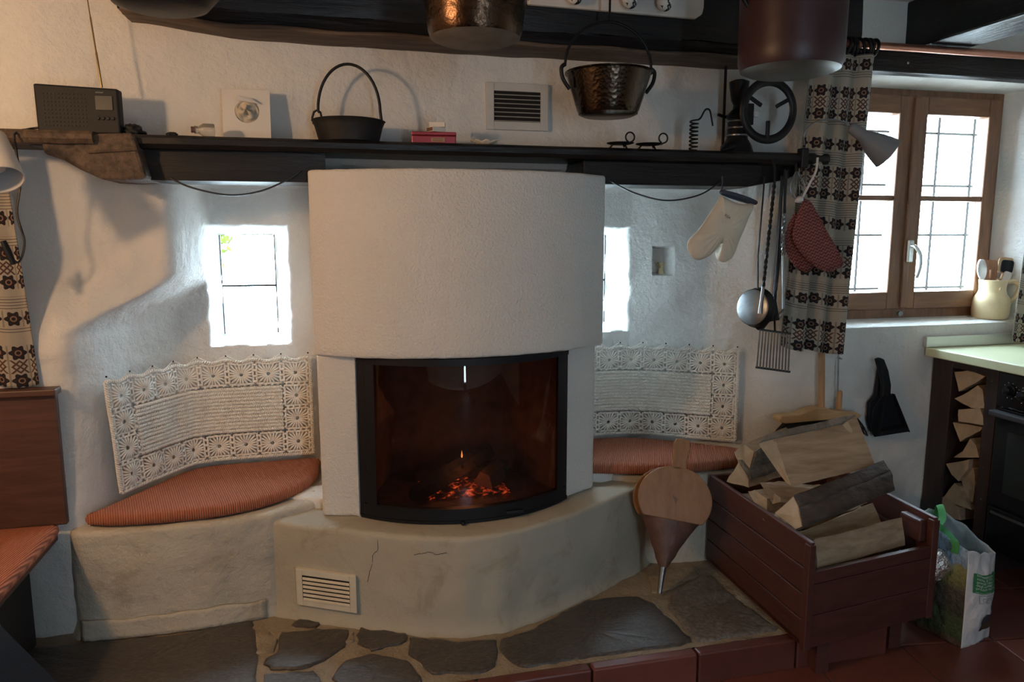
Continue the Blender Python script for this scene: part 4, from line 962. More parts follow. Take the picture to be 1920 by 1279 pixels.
# ================================================================== FIREWOOD, LOG BOX, BELLOWS
def logpiece(end, axis, label, name='firewood_log', bark=None, barkm=None, group='split logs in the wooden box', amp=.004, seed=0, cat='log', parent=None):
    """split log: end polygon (3-D points) swept along axis; bark = indexes of end edges that carry bark"""
    end = [Vector(p) for p in end]; axis = Vector(axis); n = len(end)
    c0 = sum(end, Vector())/n
    root = thing(name, label, cat, (c0+axis*.5)-V(0,0,.03), group)
    def ringpts(t, grow=0.0):
        out = []
        for i in range(n):
            a, b2 = end[i], end[(i+1) % n]
            for k in range(4):
                p = a.lerp(b2, k/4); cc = c0+axis*t; q = p+axis*t
                out.append(cc+(q-cc)*(1+grow)+V(nz(p.x*30+seed, p.z*30, t*5), nz(p.z*30+seed, p.y*30, t*5+9), nz(p.y*30, p.x*30+seed, t*5+4))*amp)
        return out
    T_ = [0, .04, .15, .3, .45, .6, .75, .88, .97, 1.0]; N = 4*n
    vs = [p for t in T_ for p in ringpts(t)]
    fs = [(k*N+i, k*N+(i+1) % N, (k+1)*N+(i+1) % N, (k+1)*N+i) for k in range(len(T_)-1) for i in range(N)]
    MB().add(vs, fs).build('split_wood', m_log, root, smooth=28)
    for t in (0, 1):
        r = ringpts(t); c = sum(r, Vector())/N; MB().add([p+(axis.normalized()*(-.0005 if t == 0 else .0005)) for p in r]+[c], [(i, (i+1) % N, N) for i in range(N)]).build('sawn_end', m_logend, root)
    if bark:
        for e in bark:
            idx = list(range(4*e, 4*e+5)); m = MB(); vs = []
            for t in T_:
                r = ringpts(t, .0); cc = c0+axis*t
                for i in idx:
                    p = r[i % N]; d = (p-cc).normalized(); vs.append(p+d*(.004+.003*nz(p.x*40, p.y*40, p.z*40)))
            m.add(vs, [(k*5+i, k*5+i+1, (k+1)*5+i+1, (k+1)*5+i) for k in range(len(T_)-1) for i in range(4)]).build('bark', barkm or m_bark, root, smooth=40, solid=.006)
    return root

FL, FR, BR_, BL_ = V(1.352,1.805,0), V(1.872,1.878,0), V(1.905,2.455,0), V(1.372,2.440,0)
bx = thing('log_box', 'red-brown slatted wooden box filled with split firewood', 'box', (1.62, 2.13, .1))
zb, zt = .112, .440
def wallb(a, b2, z0, z1, th, nm, mat, inward, parent=bx, bev=.003):
    a, b2 = Vector(a), Vector(b2); d = Vector(inward)*th
    return MB().hexa([a+V(0,0,z0), b2+V(0,0,z0), b2+d+V(0,0,z0), a+d+V(0,0,z0)], [a+V(0,0,z1), b2+V(0,0,z1), b2+d+V(0,0,z1), a+d+V(0,0,z1)]).build(nm, mat, parent, bevel=bev)
zl = [zb, zb+.082, zb+.164, zb+.246, zt+.008]
for k in range(4):
    wallb(FL, BL_, zl[k], zl[k+1]-.0035, .016, 'side_board', m_brownwy, (1,0,0)); wallb(FR, BR_, zl[k], zl[k+1]-.0035, .016, 'side_board', m_brownwy, (-1,0,0))
for k in range(3):
    wallb(BL_, BR_, zl[k], zl[k+1]-.0035, .016, 'back_board', m_brownw, (0,-1,0))
wallb(BL_+V(0,0,0), BR_, zl[3], zt+.004, .016, 'back_board', m_brownw, (0,-1,0))
fz = [zb-.004, zb+.10, zb+.20, .352]
for k in range(3): wallb(FL+V(.012,0,0), FR-V(.012,0,0), fz[k], fz[k+1]-.0018, .018, 'front_board', m_brownw, (0,1,0), bev=.002)
for p, q in ((FL, 1), (FR, -1)):
    MB().hexa([p+V(-.004*q,-.004,zb-.01), p+V(.020*q,-.002,zb-.01), p+V(.020*q,.022,zb-.01), p+V(-.004*q,.022,zb-.01)], [p+V(-.004*q,-.004,zt-.004), p+V(.020*q,-.002,zt-.004), p+V(.020*q,.022,zt-.004), p+V(-.004*q,.022,zt-.004)]).build('corner_post', m_brownw, bx, bevel=.003)
MB().hexa([FL+V(0,0,zb), FR+V(0,0,zb), BR_+V(0,0,zb), BL_+V(0,0,zb)], [FL+V(0,0,zb+.015), FR+V(0,0,zb+.015), BR_+V(0,0,zb+.015), BL_+V(0,0,zb+.015)]).build('bottom', m_brownw, bx)
hc_ = FR.lerp(BR_, .13)
MB().box(hc_.x-.045, hc_.x-.016, hc_.y-.045, hc_.y+.045, .352, .425).build('handle_cleat', m_brownwy, bx, bevel=.006)
MB().box(BR_.x-.045-.02, BR_.x-.03, 2.30, 2.39, .352, .425).build('handle_cleat', m_brownwy, bx, bevel=.006)
for x in (1.74,): MB().box(x, x+.045, 1.90, 1.95, 0.0, zb).build('foot', m_brownw, bx)
MB().box(1.42, 1.465, 1.835, 1.873, 0.0, zb).build('foot', m_brownw, bx)

def L(pts, far, label, bark=None, barkm=None, seed=0, amp=.004, length=None):
    end = [at(px, py, Y=y) for px, py, y in pts]; a = at(*far[:2], Y=far[2])-end[far[3]]
    if length: a = a.normalized()*length
    return logpiece(end, a, label, bark=bark, barkm=barkm, seed=seed, amp=amp)
# bottom layers first
L([(1527,1012,1.86),(1533,1068,1.84),(1500,1100,1.96),(1495,1040,1.97)], (1697,1022,1.93,1), 'pale flat split log at the front of the log box', seed=2, amp=.005)
L([(1500,1000,1.96),(1520,1045,1.95),(1500,1060,2.03),(1480,1010,2.05)], (1655,985,2.02,1), 'pale split log half hidden under the bark-covered log', seed=5, amp=.005)
logpiece([V(1.40,1.98,.129), V(1.40,2.10,.129), V(1.41,2.08,.345), V(1.41,2.0,.34)], V(.42,.04,.01), 'short split log under the bark-covered log in the box', seed=8, amp=.006)
logpiece([V(1.40,2.12,.129), V(1.40,2.24,.129), V(1.41,2.22,.375), V(1.41,2.14,.36)], V(.42,.04,.01), 'split log in the middle of the box under the big split log', seed=9, amp=.006)
logpiece([V(1.40,2.27,.129), V(1.40,2.40,.129), V(1.41,2.38,.38), V(1.41,2.29,.37)], V(.44,.02,.0), 'split log at the back of the box below the grey-bark log', seed=10, amp=.006)
L([(1453,962,2.02),(1488,932,2.03),(1497,955,1.985),(1503,987,1.94),(1492,992,1.95),(1470,975,1.99)], (1676,916,1.99,3), 'dark bark-covered half-round log lying across the box', bark=[1,2,3], seed=11)
L([(1422,832,2.13),(1450,813,2.15),(1484,913,2.06),(1474,905,2.08)], (1641,874,2.10,2), 'biggest split log with a broad flat face, topmost on the pile', bark=[0], barkm=m_barkb, seed=13, amp=.003)
L([(1425,906,2.17),(1460,902,2.20),(1464,942,2.12),(1448,944,2.12)], (1560,915,2.20,1), 'square-ended split log under the topmost log', seed=15)
L([(1402,922,2.16),(1415,918,2.17),(1438,935,2.13),(1438,962,2.11),(1426,960,2.12)], (1560,950,2.20,3), 'narrow split log end at the left rim of the box', seed=17)
L([(1362,902,2.29),(1386,866,2.33),(1403,900,2.28),(1404,914,2.26)], (1500,882,2.42,3), 'triangular split log at the back corner of the log box', bark=[1], barkm=m_barkb, seed=19, amp=.005)
L([(1376,848,2.36),(1396,832,2.38),(1414,845,2.35),(1402,888,2.31),(1385,868,2.33)], (1480,852,2.46,3), 'weathered grey log end at the back of the pile', bark=[2,3], barkm=m_barkb, seed=21, amp=.006)
L([(1430,972,2.06),(1470,958,2.08),(1480,978,2.04),(1448,992,2.01)], (1600,955,2.10,3), 'splintered pale log below the bark-covered log end', seed=23, amp=.008)

# bellows leaning between hearth plinth and log box
bo = at(1236, 1112, Z=.108)
top = at(1274, 825, Y=2.40)
dirv = (top-bo).normalized(); side = V(1, -.18, 0); side = (side-dirv*side.dot(dirv)).normalized(); nrm = dirv.cross(side)   # faces the room?
if nrm.y > 0: nrm = -nrm
Lb = (top-bo).length
bw_ = thing('bellows', 'round wooden hand bellows with brown leather leaning beside the log box', 'bellows', bo)
def bp(s, t, h=0): return bo+dirv*(s*Lb)+side*t+nrm*h
disc = [bp(.415+.0, -.052)]
outl = []
for k in range(41):
    a = R(-128+256*k/40); outl.append((.625-.225*math.cos(R(180)-a) if False else .60+.215*math.cos(a), .132*math.sin(a)))
hand = [(.815, .0)]
poly = [q for q in outl]
front = [bp(s, t, .035) for s, t in poly]
MB().prism(front, nrm*.016).build('front_board', m_bell, bw_, bevel=.003)
MB().prism([p-nrm*.075 for p in front], nrm*.014).build('back_board', m_bell, bw_, bevel=.003)
for d_, nm in ((.035, 'front_handle'), (-.040, 'back_handle')):
    sh_ = 0 if d_ > 0 else .022
    MB().prism([bp(s, t+sh_, d_) for s, t in ((.79,-.026),(.79,.026),(.86,.024),(.96,.029),(.995,.024),(1.0,0),(.995,-.024),(.96,-.029),(.86,-.024))], nrm*.016).build(nm, m_bell, bw_, bevel=.004)
def lea(u, v):
    a = R(-128+256*u); s, t = .60+.205*math.cos(a), .126*math.sin(a); return bp(s, t*(1-.16*math.sin(v*PI)), lerp(.036, -.036, v)+.003*math.sin(u*60))
MB().grid(lea, 60, 8).build('leather_side', m_leather, bw_, smooth=60)
def cone(u, v):
    a = u*2*PI; wv = lerp(.108, .016, v**.85); hv = lerp(.044, .016, v); return bp(lerp(.475, .165, v), wv*math.cos(a)+.004*nz(u*9, v*7), .006+hv*math.sin(a)+.004*nz(u*8, v*6, 3))
MB().grid(cone, 32, 12).build('leather_nose', m_leather, bw_, smooth=60)
MB().tube([bp(.185, 0, .004), bp(.10, 0, .004), bp(.0, 0, .004)], [.013, .010, .008], 12).build('nozzle', m_steel, bw_, smooth=60)
cm = bp(.60, 0, .0512)
for k in range(3): MB().beam(cm+side*(-.010+.008*k)+dirv*(.012-.004*k), cm+side*(.004+.002*k)+dirv*(-.012+.008*k), .0022, .0012, nrm).build('burnt_mark', m_ink, bw_)

# ================================================================== FIRE
def firelog(a, b2, r, seed, label):
    a, b2 = Vector(a), Vector(b2); d = (b2-a).normalized(); s = d.cross(V(0,0,1)).normalized(); u = s.cross(d)
    return logpiece([a+s*r+u*r*-.6, a-s*r*1.1+u*r*-.5, a-s*r*.2+u*r*1.0, a+s*r*.7+u*r*.6], b2-a, label, name='burning_log', group='logs in the fire', seed=seed, amp=.006, cat='log')
_ml, _me = m_log, m_logend; m_log, m_logend = m_char, m_char
firelog(at(775, 930, Z=.47), at(915, 842, Z=.56), .030, 1, 'charred log leaning across the embers behind the glass')
firelog(V(.30,2.66,.46), V(.63,2.58,.48), .035, 4, 'charred log lying at the back of the fire')
m_log, m_logend = plain('singed_log', (.15,.07,.042), .9, bs=40, bd=.003, var=.3), plain('singed_log_end', (.20,.095,.055), .9, bs=60, bd=.002, var=.2)
firelog(at(905, 905, Z=.475), V(.60,2.60,.48), .040, 7, 'squared brown log with its cut end beside the embers')
m_log, m_logend = _ml, _me
p = at(866, 852, Y=2.50); fo = MB().lathe([(.0015,0),(.0032,.005),(.0028,.011),(.0014,.018),(.0003,.026)], (p.x, 2.50, p.z-.012), 10).build('flame', m_flame, smooth=60)
tag(fo, 'tiny orange flame above the leaning charred log', 'flame')
pointlight('ember_glow', (.44, 2.50, .53), 1.1, (1.0, .30, .09), .06)

# ================================================================== HANGING KITCHEN TOOLS
def twist(a, b2, r, turns, n=40):
    a, b2 = Vector(a), Vector(b2); d = (b2-a).normalized(); s = d.orthogonal().normalized(); u = d.cross(s); m = MB()
    for ph in (0, PI/1):
        m.tube([a.lerp(b2, k/n)+(s*math.cos(2*PI*turns*k/n+ph)+u*math.sin(2*PI*turns*k/n+ph))*r*.55 for k in range(n+1)], r*.75, 5)
    return m
# oven mitt
YM = 2.42
o = thing('oven_mitt', 'cream cotton oven mitt with dark trim hanging from the shelf', 'oven mitt', at(1350, 490, Y=YM))
mp = [(1352,366),(1385,382),(1412,383),(1404,405),(1393,432),(1385,450),(1377,472),(1369,486),(1357,492),(1347,488),(1345,478),(1353,458),(1345,460),(1335,474),(1318,486),(1304,487),(1294,478),(1289,464),(1292,450),(1306,436),(1317,422),(1330,402),(1342,384)]
pp = resample(spline([at(x, y, Y=YM) for x, y in mp+[mp[0]]], 4), .006)[:-1]; cen = at(1352, 430, Y=YM); n = len(pp); vs = []
for sc, dpt in ((1.0, 0), (.97, .010), (.88, .018), (.70, .024), (.40, .028)):
    for s in (-1, 1): vs += [V(*(cen.lerp(p, sc)))+V(0, s*(dpt+.004*nz(p.x*55, p.z*55, sc*4)*(sc < .95)+.002*nz(p.x*120, p.z*60, sc)*(sc < .95)), 0) for p in pp]
vs += [cen+V(0,-.028,0), cen+V(0,.028,0)]; fs = []
for k in range(4):
    for s in (0, 1):
        a, b2 = (2*k+s)*n, (2*k+2+s)*n; fs += [(a+i, a+(i+1) % n, b2+(i+1) % n, b2+i) for i in range(n)]
fs += [(8*n+i, 8*n+(i+1) % n, 10*n) for i in range(n)]+[(9*n+i, 9*n+(i+1) % n, 10*n+1) for i in range(n)]
MB().add(vs, fs).build('mitt', m_mitt, o, smooth=70)
ca_, cb_ = at(1353, 358, Y=YM), at(1416, 379, Y=YM); cc = (ca_+cb_)/2; ux = (cb_-ca_)*.5
MB().tube([cc+ux*math.cos(2*PI*k/24)+V(0, .026*math.sin(2*PI*k/24), -.003) for k in range(24)], .0075, 8, True).build('cuff_trim', m_trimnavy, o, smooth=60)
MB().tube([ca_, ca_+V(.002,.0,.03), ca_+V(0,.0,.05)], .003, 6).build('loop', m_trimnavy, o)
tp = at(1358, 404, Y=YM-.033); text('lettering', 'IKEA', .0125, tp, (at(1368, 411, Y=YM-.033)-tp), V(.35,0,1), m_ink, o)
# long-handled pan
o = thing('long_handled_pan', 'shallow grey iron pan on a long handle hanging below the shelf end', 'pan', at(1410, 612, Y=2.40))
pcx = at(1410, 576, Y=2.40); axp = V(-.88, -.40, .12).normalized()
MB().lathe([(.0,0),(.058,0),(.066,.003),(.072,.032),(.074,.034),(.070,.034),(.062,.008),(.0,.006)], pcx, 40, -axp, cap0=False, cap1=False).build('dish', m_iron, o, smooth=40)
MB().lathe([(.0,-.001),(.060,-.001),(.0645,.002)], pcx, 40, -axp, cap0=False, cap1=False).build('base', m_steel, o, smooth=40)
ph = pcx-axp*.03+V(0,0,.07); MB().tube([ph, at(1421, 480, Y=2.42), at(1432, 355, Y=2.43), at(1433, 330, Y=2.44)], [.006,.005,.0045,.004], 8, flat=.5).build('handle', m_iron, o, smooth=60)
# ladle with twisted handle
o = thing('iron_ladle', 'iron ladle with twisted handle hanging in front of the pan', 'ladle', at(1432, 600, Y=2.37))
twist(at(1452, 345, Y=2.40), at(1431, 540, Y=2.37), .0055, 9).build('twisted_shaft', m_iron, o, smooth=60)
MB().tube([at(1450, 300, Y=2.42), at(1453, 320, Y=2.41), at(1452, 345, Y=2.40)], .005, 8).build('hook', m_iron, o)
MB().tube([at(1431, 538, Y=2.37), at(1426, 575, Y=2.36), at(1425, 588, Y=2.36)], [.006,.006,.008], 8).build('shank', m_steel, o, smooth=60)
lc = at(1437, 590, Y=2.40); MB().lathe([(.0,0),(.02,.004),(.036,.014),(.046,.032),(.048,.042),(.045,.042),(.034,.018),(.0,.005)], lc, 28, V(.5,-.75,.42).normalized()*-1, cap0=False, cap1=False).build('bowl', m_iron, o, smooth=40)
# flat bar, poker, hook bar
o = thing('iron_spatula', 'flat black iron spatula bar hanging between ladle and hook', 'spatula', at(1450, 575, Y=2.44))
MB().tube([at(1466, 330, Y=2.44), at(1458, 450, Y=2.44), at(1449, 570, Y=2.44)], [.007,.0065,.007], 6, flat=.4).build('shaft', m_iron, o)
MB().prism([at(x, y, Y=2.445) for x, y in ((1443,560),(1455,560),(1462,600),(1440,604))], (0,.004,0)).build('blade', m_iron, o)
o = thing('twisted_fire_hook', 'twisted iron rod with a curled hook end beside the curtain', 'fire hook', at(1465, 592, Y=2.38))
twist(at(1470, 400, Y=2.38), at(1468, 480, Y=2.38), .0055, 5).build('twisted_shaft', m_steel, o, smooth=60)
MB().tube([at(1472, 318, Y=2.40), at(1471, 400, Y=2.38)], .0048, 8).build('upper_rod', m_iron, o)
MB().tube(spline([at(1468, 480, Y=2.38), at(1469, 570, Y=2.38), at(1468, 582, Y=2.37), at(1463, 588, Y=2.36), at(1462, 596, Y=2.36)], 5), .0046, 8).build('curled_end', m_steel, o, smooth=60)
o = thing('black_poker', 'plain thin black poker hanging behind the twisted hook', 'poker', at(1458, 540, Y=2.48))
MB().tube([at(1474, 335, Y=2.47), at(1468, 430, Y=2.48), at(1455, 545, Y=2.48)], .0046, 8).build('shaft', m_iron, o, smooth=60)
MB().lathe([(.002,0),(.008,.002),(.008,.03),(.004,.034)], at(1474, 336, Y=2.47), 10, (0,0,1)).build('grip', m_iron, o, smooth=40)
# gridiron
o = thing('gridiron', 'small black iron grill rack hanging below the pans', 'grill rack', at(1450, 697, Y=2.40))
g00, g10, g01, g11 = at(1425, 618, Y=2.40), at(1481, 626, Y=2.36), at(1419, 689, Y=2.40), at(1478, 697, Y=2.36)
MB().tube([g00-(g10-g00)*.04, g10+(g10-g00)*.04], .004, 6).build('top_bar', m_iron, o); MB().tube([g01-(g11-g01)*.04, g11+(g11-g01)*.06], .004, 6).build('bottom_bar', m_iron, o)
for k in range(11): MB().tube([g00.lerp(g10, k/10), g01.lerp(g11, k/10)], .0036, 6).build('grill_bar', m_steel, o)
MB().tube([g00.lerp(g10,.5), at(1452,590,Y=2.41), at(1461,450,Y=2.43), at(1468,330,Y=2.44)], .004, 6).build('handle', m_iron, o, smooth=60)
# pot holders
def holder(poly, y, label, th=.008):
    pp = [at(a, b2, Y=y) for a, b2 in poly]; pp = resample(spline(pp+[pp[0]], 5), .008)[:-1]; n = len(pp); c = sum(pp, Vector())/n; vs = []
    for sc in (1, .8, .5, .2): vs += [c.lerp(p, sc)+V(0, .007*nz(p.x*14, p.z*14, y*9)*sc, 0) for p in pp]
    vs.append(c); fs = [(k*n+i, k*n+(i+1) % n, (k+1)*n+(i+1) % n, (k+1)*n+i) for k in range(3) for i in range(n)]+[(3*n+i, 3*n+(i+1) % n, 4*n) for i in range(n)]
    o = thing('pot_holder', label, 'pot holder', pp[n//2], 'zigzag pot holders'); MB().add(vs, fs).build('pad', m_zig, o, smooth=70, solid=th)
    MB().tube(pp, .0035, 6, True).build('edging', m_zig, o, smooth=60); return o, pp
holder([(1508,374),(1522,384),(1548,432),(1570,470),(1580,492),(1572,502),(1550,508),(1520,492),(1495,462),(1488,440),(1496,405)], 2.36, 'front red zigzag knitted pot holder hanging before the curtain')
holder([(1490,400),(1500,420),(1510,450),(1528,480),(1525,500),(1510,508),(1490,496),(1474,470),(1472,445),(1480,420)], 2.385, 'rear red zigzag knitted pot holder half hidden behind the other')
o = thing('utensil_clip', 'pale plastic clip hook holding the red pot holders', 'hook', at(1498, 378, Y=2.36))
MB().tube(spline([at(1533, 296, Y=2.38), at(1530, 320, Y=2.37), at(1518, 345, Y=2.36), at(1505, 370, Y=2.36)], 5), .0042, 8).build('stem', m_shade, o, smooth=60)
lump_ = MB().lathe([(.004,0),(.010,.004),(.012,.014),(.008,.026),(.003,.028)], at(1505, 372, Y=2.355), 12, V(-.9,0,-.3).normalized()).build('clip', m_shade, o, smooth=50)
o = thing('whisk', 'dark wire whisk hanging from the shelf end', 'whisk', at(1492, 372, Y=2.43))
for k in range(5):
    a = PI*k/5; q0, q1 = at(1494, 322, Y=2.43), at(1496, 376, Y=2.43); m_ = (q0+q1)/2; w_ = V(math.cos(a)*.028, math.sin(a)*.028, 0)
    MB().tube(spline([q0-w_*.15, m_-w_-V(0,0,.01), q1, m_+w_-V(0,0,.01), q0+w_*.15], 6), .0016, 5).build('wire', m_steel, o, smooth=60)
MB().tube([at(1494, 324, Y=2.43), at(1492, 300, Y=2.44)], .006, 8).build('grip', m_iron, o)
# wooden peg
p = at(1438, 520, Y=2.5)

# ================================================================== CURTAINS
def curtain(name, xt, xb, yc, zt, zbL, zbR, folds, amp, label, arcw=1.45, nu=90, nv=110, seed=0, rings=0):
    wid = (xt[1]-xt[0])*arcw
    def fn(u, v):                                   # v 0 bottom .. 1 top
        x = lerp(lerp(xb[0], xb[1], u), lerp(xt[0], xt[1], u), v); k = .55+.45*(1-v)
        ph = u*folds*2*PI+.5*math.sin(v*3+seed)
        y = yc+amp*math.sin(ph)*k+amp*.4*math.sin(ph*.53+seed+1); x += amp*.30*math.cos(ph)*k
        return V(x, y, lerp(lerp(zbL, zbR, u), zt, v)+.004*math.sin(u*15+seed)*(1-v))
    o = thing(name, label, 'curtain', fn(.5, 0))
    MB().grid(fn, nu, nv, uvf=lambda u, v: (u*wid, v*(zt-(zbL+zbR)/2))).build('cloth', m_curt, o, smooth=80, solid=.003)
    return o, fn
cA = [at(1522, 108, Y=2.45).x, at(1642, 108, Y=2.45).x]; cB = [at(1466, 645, Y=2.45).x, at(1588, 668, Y=2.45).x]
co_, cf = curtain('kitchen_curtain', cA, cB, 2.455, 1.985, .915, .872, 3.2, .022, 'patterned brown and cream curtain pushed to the left of the kitchen window', seed=1.3)
RZ, RY = at(1780, 95, Y=2.47).z, 2.47
rod = thing('curtain_rod', 'copper-coloured curtain rod above the kitchen window', 'curtain rod', (2.3, RY, RZ))
MB().tube([V(1.80,RY,RZ), V(3.075,RY,RZ)], .0135, 16).build('pole', m_rod, rod, smooth=60)
MB().prism([at(x, y, Y=2.52) for x, y in ((1566,52),(1584,42),(1586,58),(1566,92))], (0,.05,0)).build('bracket', m_darkw, rod, bevel=.003)
for k in range(7):
    x = lerp(at(1585,85,Y=RY).x, at(1636,85,Y=RY).x, k/6)+.004*math.sin(k*2.1)
    o = thing('curtain_ring', ['dark curtain ring farthest from the window on the copper rod','second dark curtain ring from the left on the copper rod','third dark curtain ring from the left on the copper rod','middle dark curtain ring of the seven on the copper rod','third dark curtain ring from the window on the copper rod','second dark curtain ring from the window on the copper rod','dark curtain ring nearest the window on the copper rod'][k], 'curtain ring', (x, RY, RZ-.045), 'curtain rings on the copper rod')
    MB().tube([V(x+.006*math.sin(a+k), RY+.031*math.cos(a), RZ-.012+.031*math.sin(a)) for a in [2*PI*q/24 for q in range(24)]], .0058, 8, True).build('ring', m_iron, o, smooth=60)
    MB().tube([V(x, RY, RZ-.045), V(x, RY-.004, RZ-.056)], .002, 6).build('eyelet', m_steel, o)
xl = [at(-60, 360, Y=2.42).x, at(11, 360, Y=2.42).x]; xb2 = [at(-60, 722, Y=2.42).x, at(70, 722, Y=2.42).x]
curtain('corner_curtain', [xl[0]-.2, xl[1]], [xb2[0]-.2, xb2[1]], 2.43, 1.585, .905, .898, 3.4, .014, 'patterned brown and cream curtain hanging over the corner bench at left', nu=60, nv=70, seed=4)
o, _ = curtain('side_curtain', [at(1930,500,Y=2.50).x, 3.06], [at(1902,645,Y=2.50).x, 3.06], 2.51, 2.0, .885, .885, 1.6, .02, 'patterned curtain at the right edge of the kitchen window', nu=40, nv=90, seed=2)
p = at(19, 482, Y=2.335)
tag(MB().tube([at(6,452,Y=2.33), at(14,470,Y=2.33), at(26,496,Y=2.33)], [.010,.013,.009], 10, flat=.7).build('cord_switch', m_black, smooth=60), 'black inline cord switch hanging before the left curtain', 'switch')
# wall lamp at the left edge
o = thing('wall_lamp', 'white metal lamp shade at the left edge below the shelf', 'lamp', at(0, 300, Y=2.15))
la, lb = at(-26, 262, Y=2.22), at(2, 338, Y=2.16); ax_ = (lb-la).normalized()
MB().lathe([(.020,-.02),(.034,-.012),(.046,.0),(.050,.05),(.053,(lb-la).length),(.050,(lb-la).length),(.047,.05),(.043,.004)], la, 32, ax_, cap1=False).build('shade', m_shade, o, smooth=50)
MB().lathe([(.010,.02),(.022,.05),(.026,.075),(.018,.095),(.0,.10)], la, 16, ax_, cap1=False).build('bulb', plain('unlit_frosted_bulb', (.6,.58,.55), .2), o, smooth=50)
MB().tube([la, la+V(-.05,.12,.03), V(la.x-.1, 2.40, la.z+.05)], .008, 8).build('arm', m_shade, o, smooth=60)
# clamp lamp before the kitchen window
o = thing('clamp_lamp', 'grey cone-shaded clamp lamp on a bent wire arm before the window', 'lamp', at(1530, 272, Y=2.42))
ha, hb = at(1598, 240, Y=2.38), at(1664, 288, Y=2.34); ax_ = (hb-ha).normalized()
MB().lathe([(.010,-.012),(.017,-.006),(.020,.0),(.023,.05),(.044,.10),(.058,(hb-ha).length),(.055,(hb-ha).length),(.040,.098),(.019,.05)], ha, 32, ax_, cap1=False).build('shade', m_shadeg, o, smooth=45)
MB().tube(spline([at(1508,272,Y=2.43), at(1508,252,Y=2.42), at(1524,232,Y=2.41), at(1555,224,Y=2.40), at(1585,230,Y=2.39), ha], 6), .0032, 8).build('arm', m_steel, o, smooth=60)
MB().box(at(1508,272,Y=2.43).x-.014, at(1508,272,Y=2.43).x+.014, 2.418, 2.452, 1.575, 1.645).build('clamp', m_iron, o, bevel=.004)

# ================================================================== BROOM, BRUSH, DUSTPAN
YB = 2.555
o = thing('broom', 'wooden broom hanging head down on the wall under the curtain', 'broom', at(1540, 800, Y=YB))
MB().tube([at(1540, 786, Y=YB), at(1541, 655, Y=YB), at(1543, 560, Y=YB)], .0125, 14).build('handle', m_broomz, o, smooth=60)
bh = [(1462,786),(1466,781),(1500,778),(1520,770),(1532,766),(1552,766),(1565,771),(1612,776),(1616,780),(1612,784),(1540,789),(1475,795),(1464,793)]
MB().prism([at(x, y, Y=YB-.03) for x, y in bh], (0, .055, 0)).build('head', m_broom, o, bevel=.004)
m_ = MB()
for k in range(620):
    t = random.random(); y_ = YB-.022+.04*random.random(); a = at(lerp(1467, 1608, t), lerp(793, 784, t), Y=y_); sp_ = (t-.5)*.11
    m_.tube([a, a+V(sp_*.5, random.uniform(-.004,.004), -.030), a+V(sp_+random.uniform(-.006,.006), random.uniform(-.012,.012), -.072+random.uniform(-.006,.006))], [.0013,.0012,.0008], 3)
tag(m_.build('bristles', m_bristle, o), kind='stuff')
o = thing('poker_with_wooden_handle', 'thin rod with a wooden handle hanging beside the broom', 'rod', at(1572, 772, Y=2.57))
MB().tube([at(1571, 735, Y=2.57), at(1572, 672, Y=2.57), at(1573, 640, Y=2.57)], .0030, 8).build('rod', m_steel, o)
MB().lathe([(.008,0),(.0115,.004),(.0125,.03),(.0115,.075),(.0095,.088),(.004,.092)], at(1572, 773, Y=2.57), 14, (0,0,1)).build('handle', m_broomz, o, smooth=40)
tag(MB().tube([at(1571,671,Y=2.59), at(1578,673,Y=2.545)], .0035, 6).build('wall_nail', m_steel), 'bent wall nail under the curtain hem', 'nail')
YD = 2.545
o = thing('dustpan', 'black plastic dustpan hanging on the wall beside the kitchen unit', 'dustpan', at(1668, 820, Y=YD))
hd = [(1645,674),(1652,671),(1659,674),(1667,695),(1672,722),(1671,742),(1664,745),(1654,745),(1657,725),(1652,700)]
MB().prism([at(x, y, Y=YD) for x, y in hd], (0, .022, 0)).build('handle', m_black, o, bevel=.006)
by = [(1654,742),(1672,738),(1684,760),(1692,795),(1690,812),(1640,820),(1632,800),(1638,765)]
MB().prism([at(x, y, Y=YD+.028) for x, y in by], (0, .006, 0)).build('tray', m_black, o, bevel=.003)
for a, b2 in (((1654,742),(1636,812)), ((1672,738),(1692,806))):
    p0, p1 = at(*a, Y=YD+.03), at(*b2, Y=YD+.03); MB().hexa([p0, p0+V(.004,0,0), p0+V(.004,-.014,0), p0+V(0,-.014,0)], [p1, p1+V(.004,0,0), p1+V(.004,-.04,0), p1+V(0,-.04,0)]).build('side_wall', m_black, o)
p0, p1 = at(1640, 812, Y=YD+.03), at(1690, 804, Y=YD+.03); MB().hexa([p0, p1, p1+V(0,-.04,-.004), p0+V(0,-.04,-.004)], [p0+V(0,0,.02), p1+V(0,0,.02), p1+V(0,-.04,.016), p0+V(0,-.04,.016)]).build('lip', m_black, o, bevel=.004)
o = thing('hand_brush', 'black hand brush hanging behind the dustpan', 'brush', at(1640, 815, Y=2.585))
MB().prism([at(x, y, Y=2.578) for x, y in ((1648,690),(1656,690),(1654,745),(1648,770),(1634,812),(1628,790),(1630,755),(1642,742))], (0,.016,0)).build('back', m_black, o, bevel=.005)

